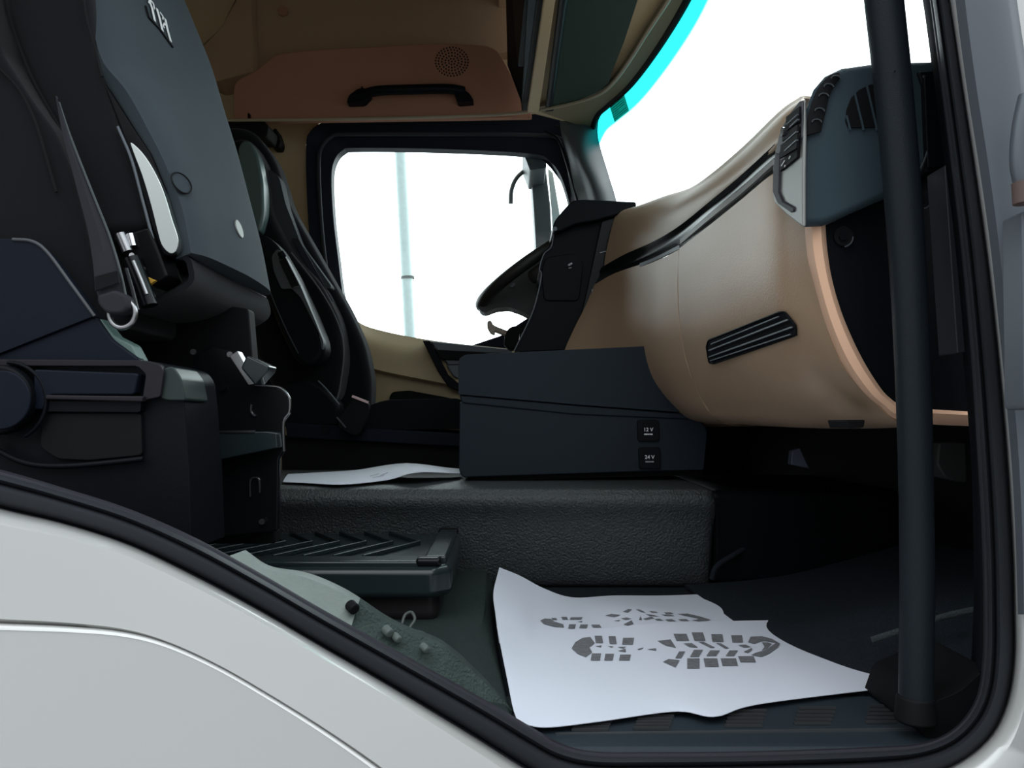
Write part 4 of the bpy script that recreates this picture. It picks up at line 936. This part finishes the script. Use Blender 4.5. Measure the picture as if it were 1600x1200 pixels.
# pillar inner face at the top right, its shade put into dark grey
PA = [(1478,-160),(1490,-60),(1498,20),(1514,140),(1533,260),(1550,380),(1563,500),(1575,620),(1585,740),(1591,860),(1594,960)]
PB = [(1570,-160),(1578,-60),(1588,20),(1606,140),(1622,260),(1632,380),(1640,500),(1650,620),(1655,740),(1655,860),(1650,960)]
ribbon('shaded_pillar_flange', PA, PB, [(0,0.0),(0.15,-0.012),(0.5,-0.02),(0.85,-0.02),(1,-0.005)], 0.765, greymetal, ap, n=40, solid=0.004)
# door hinge edge blurred at the right border
dh = ap
tube('hinge_arm', cr([W(1604,150,0.70),W(1594,200,0.70),W(1591,255,0.70),W(1600,300,0.70)],16), 0.007, greymetal, dh, n=10)
prism('hinge_plate', roundpoly([(1597,330),(1640,320),(1640,640),(1601,640)],8), 0.70, 0.73, greymetal, dh, bevel=0.004)
mesh('hinge_pin', *tube_vf([W(1600,285,0.69),W(1602,318,0.69)], 0.010, 12), M('rust_pink',(0.10,0.065,0.055),0.7), dh)
# dark inner pillar trim between dash end and seal
IA = [(1412,-200),(1430,-80),(1446,10),(1462,130),(1478,260),(1494,400),(1508,560),(1520,720),(1524,850),(1524,950),(1520,1050)]
IB = [(1436,-200),(1454,-80),(1468,10),(1484,130),(1501,260),(1518,400),(1533,560),(1544,720),(1551,850),(1553,950),(1550,1050)]
ip = struct(ribbon('trim_3', IA, IB, [(0,0.12),(0.2,0.06),(0.6,0.03),(1.0,0.02)], 0.82, M('dull_black_trim',(0.010,0.011,0.014),0.95,spec=0.03), n=50, solid=0.004))
IA = [(1475,258),(1476,300),(1488,500),(1500,700)]; IB = [(1490,258),(1494,300),(1508,500),(1520,700)]
prism('wiring_cover', roundpoly([(1476,258),(1490,256),(1512,550),(1496,552)],3), 0.90, 0.94, M('cover_grey',(0.032,0.033,0.042),0.5), ip, bevel=0.003)
prism('foot_cover', roundpoly([(1458,1098),(1500,1080),(1545,1040),(1548,1090),(1520,1135),(1470,1160),(1440,1150)],10), 0.86, 1.0, deep, ip, bevel=0.01)

# grab pole in the door opening
gp = thing('grab_pole', 'long black grab pole standing in the doorway at right', 'pole', W(1430,1110,0.86))
pts = cr([W(1362,-180,0.86),W(1381,0,0.86),W(1396,140,0.86),W(1410,300,0.86),W(1420,450,0.86),W(1427,600,0.86),W(1431,750,0.86),W(1433,900,0.86),W(1432,1020,0.86),W(1431,1100,0.86)], 60)
rr = [0.0212 - 0.0035*min(1, i/40) for i in range(60)]
tube('shaft', pts, rr, M('pole_vinyl',(0.011,0.015,0.020),0.45,spec=0.14,bump=(700,0.4),var=0.12), gp, n=24)
mesh('foot_flange', *tube_vf([W(1430,1085,0.86), W(1431,1128,0.86)], [0.019,0.022], 24), deep, gp, bevel=0.004)
mesh('cap_dot', *disc_vf(W(1398,112,0.838), 0.0012, (0,-1,0), 0.001, 8), deep, gp)

# ------------------------------------------------------------------ outside
lpost = thing('lamp_post', 'pale galvanised lamp post seen through the driver window', 'lamp post', V(-1.1,8.0,0))
p0 = W(641,530,8.0); p1 = W(625,230,8.0); d = (p1-p0)/(p1.z-p0.z)
b0 = p0 - d*p0.z
tube('pole', [b0, b0+d*2.0, b0+d*4, b0+d*6.0], 0.062, galv, lpost, n=20)
cc2 = W(637,434,8.0)
tube('collar', [cc2-d*0.012, cc2+d*0.012], 0.072, M('collar_dark',(0.12,0.13,0.13),0.6), lpost, n=20)
mi = thing('wing_mirror', 'dark exterior mirror arm outside the driver window', 'mirror', W(845,400,3.15))
prism('mirror_arm', roundpoly([(816,236),(852,240),(854,262),(828,266),(822,250)],3), 2.915, 3.16, mirrorm, mi, bevel=0.006)
prism('mirror_housing', [(829,262),(853,262),(860,320),(864,400),(838,400),(834,330)], 3.12, 3.30, mirrorm, mi, bevel=0.006)
prism('mirror_glass', [(856,262),(864,270),(874,330),(880,400),(866,400),(862,330)], 3.16, 3.18, M('mirror_face',(0.55,0.65,0.66),0.2), mi, bevel=0.002)
tube('bow_tube', cr([W(798,318,3.12),W(799,298,3.12),W(806,280,3.12),W(818,268,3.12),W(830,262,3.12)],24), 0.009, mirrorm, mi, n=10)
prism('mirror_stay', [(836,395),(866,395),(880,600),(850,600)], 3.14, 3.25, mirrorm, mi, bevel=0.006)
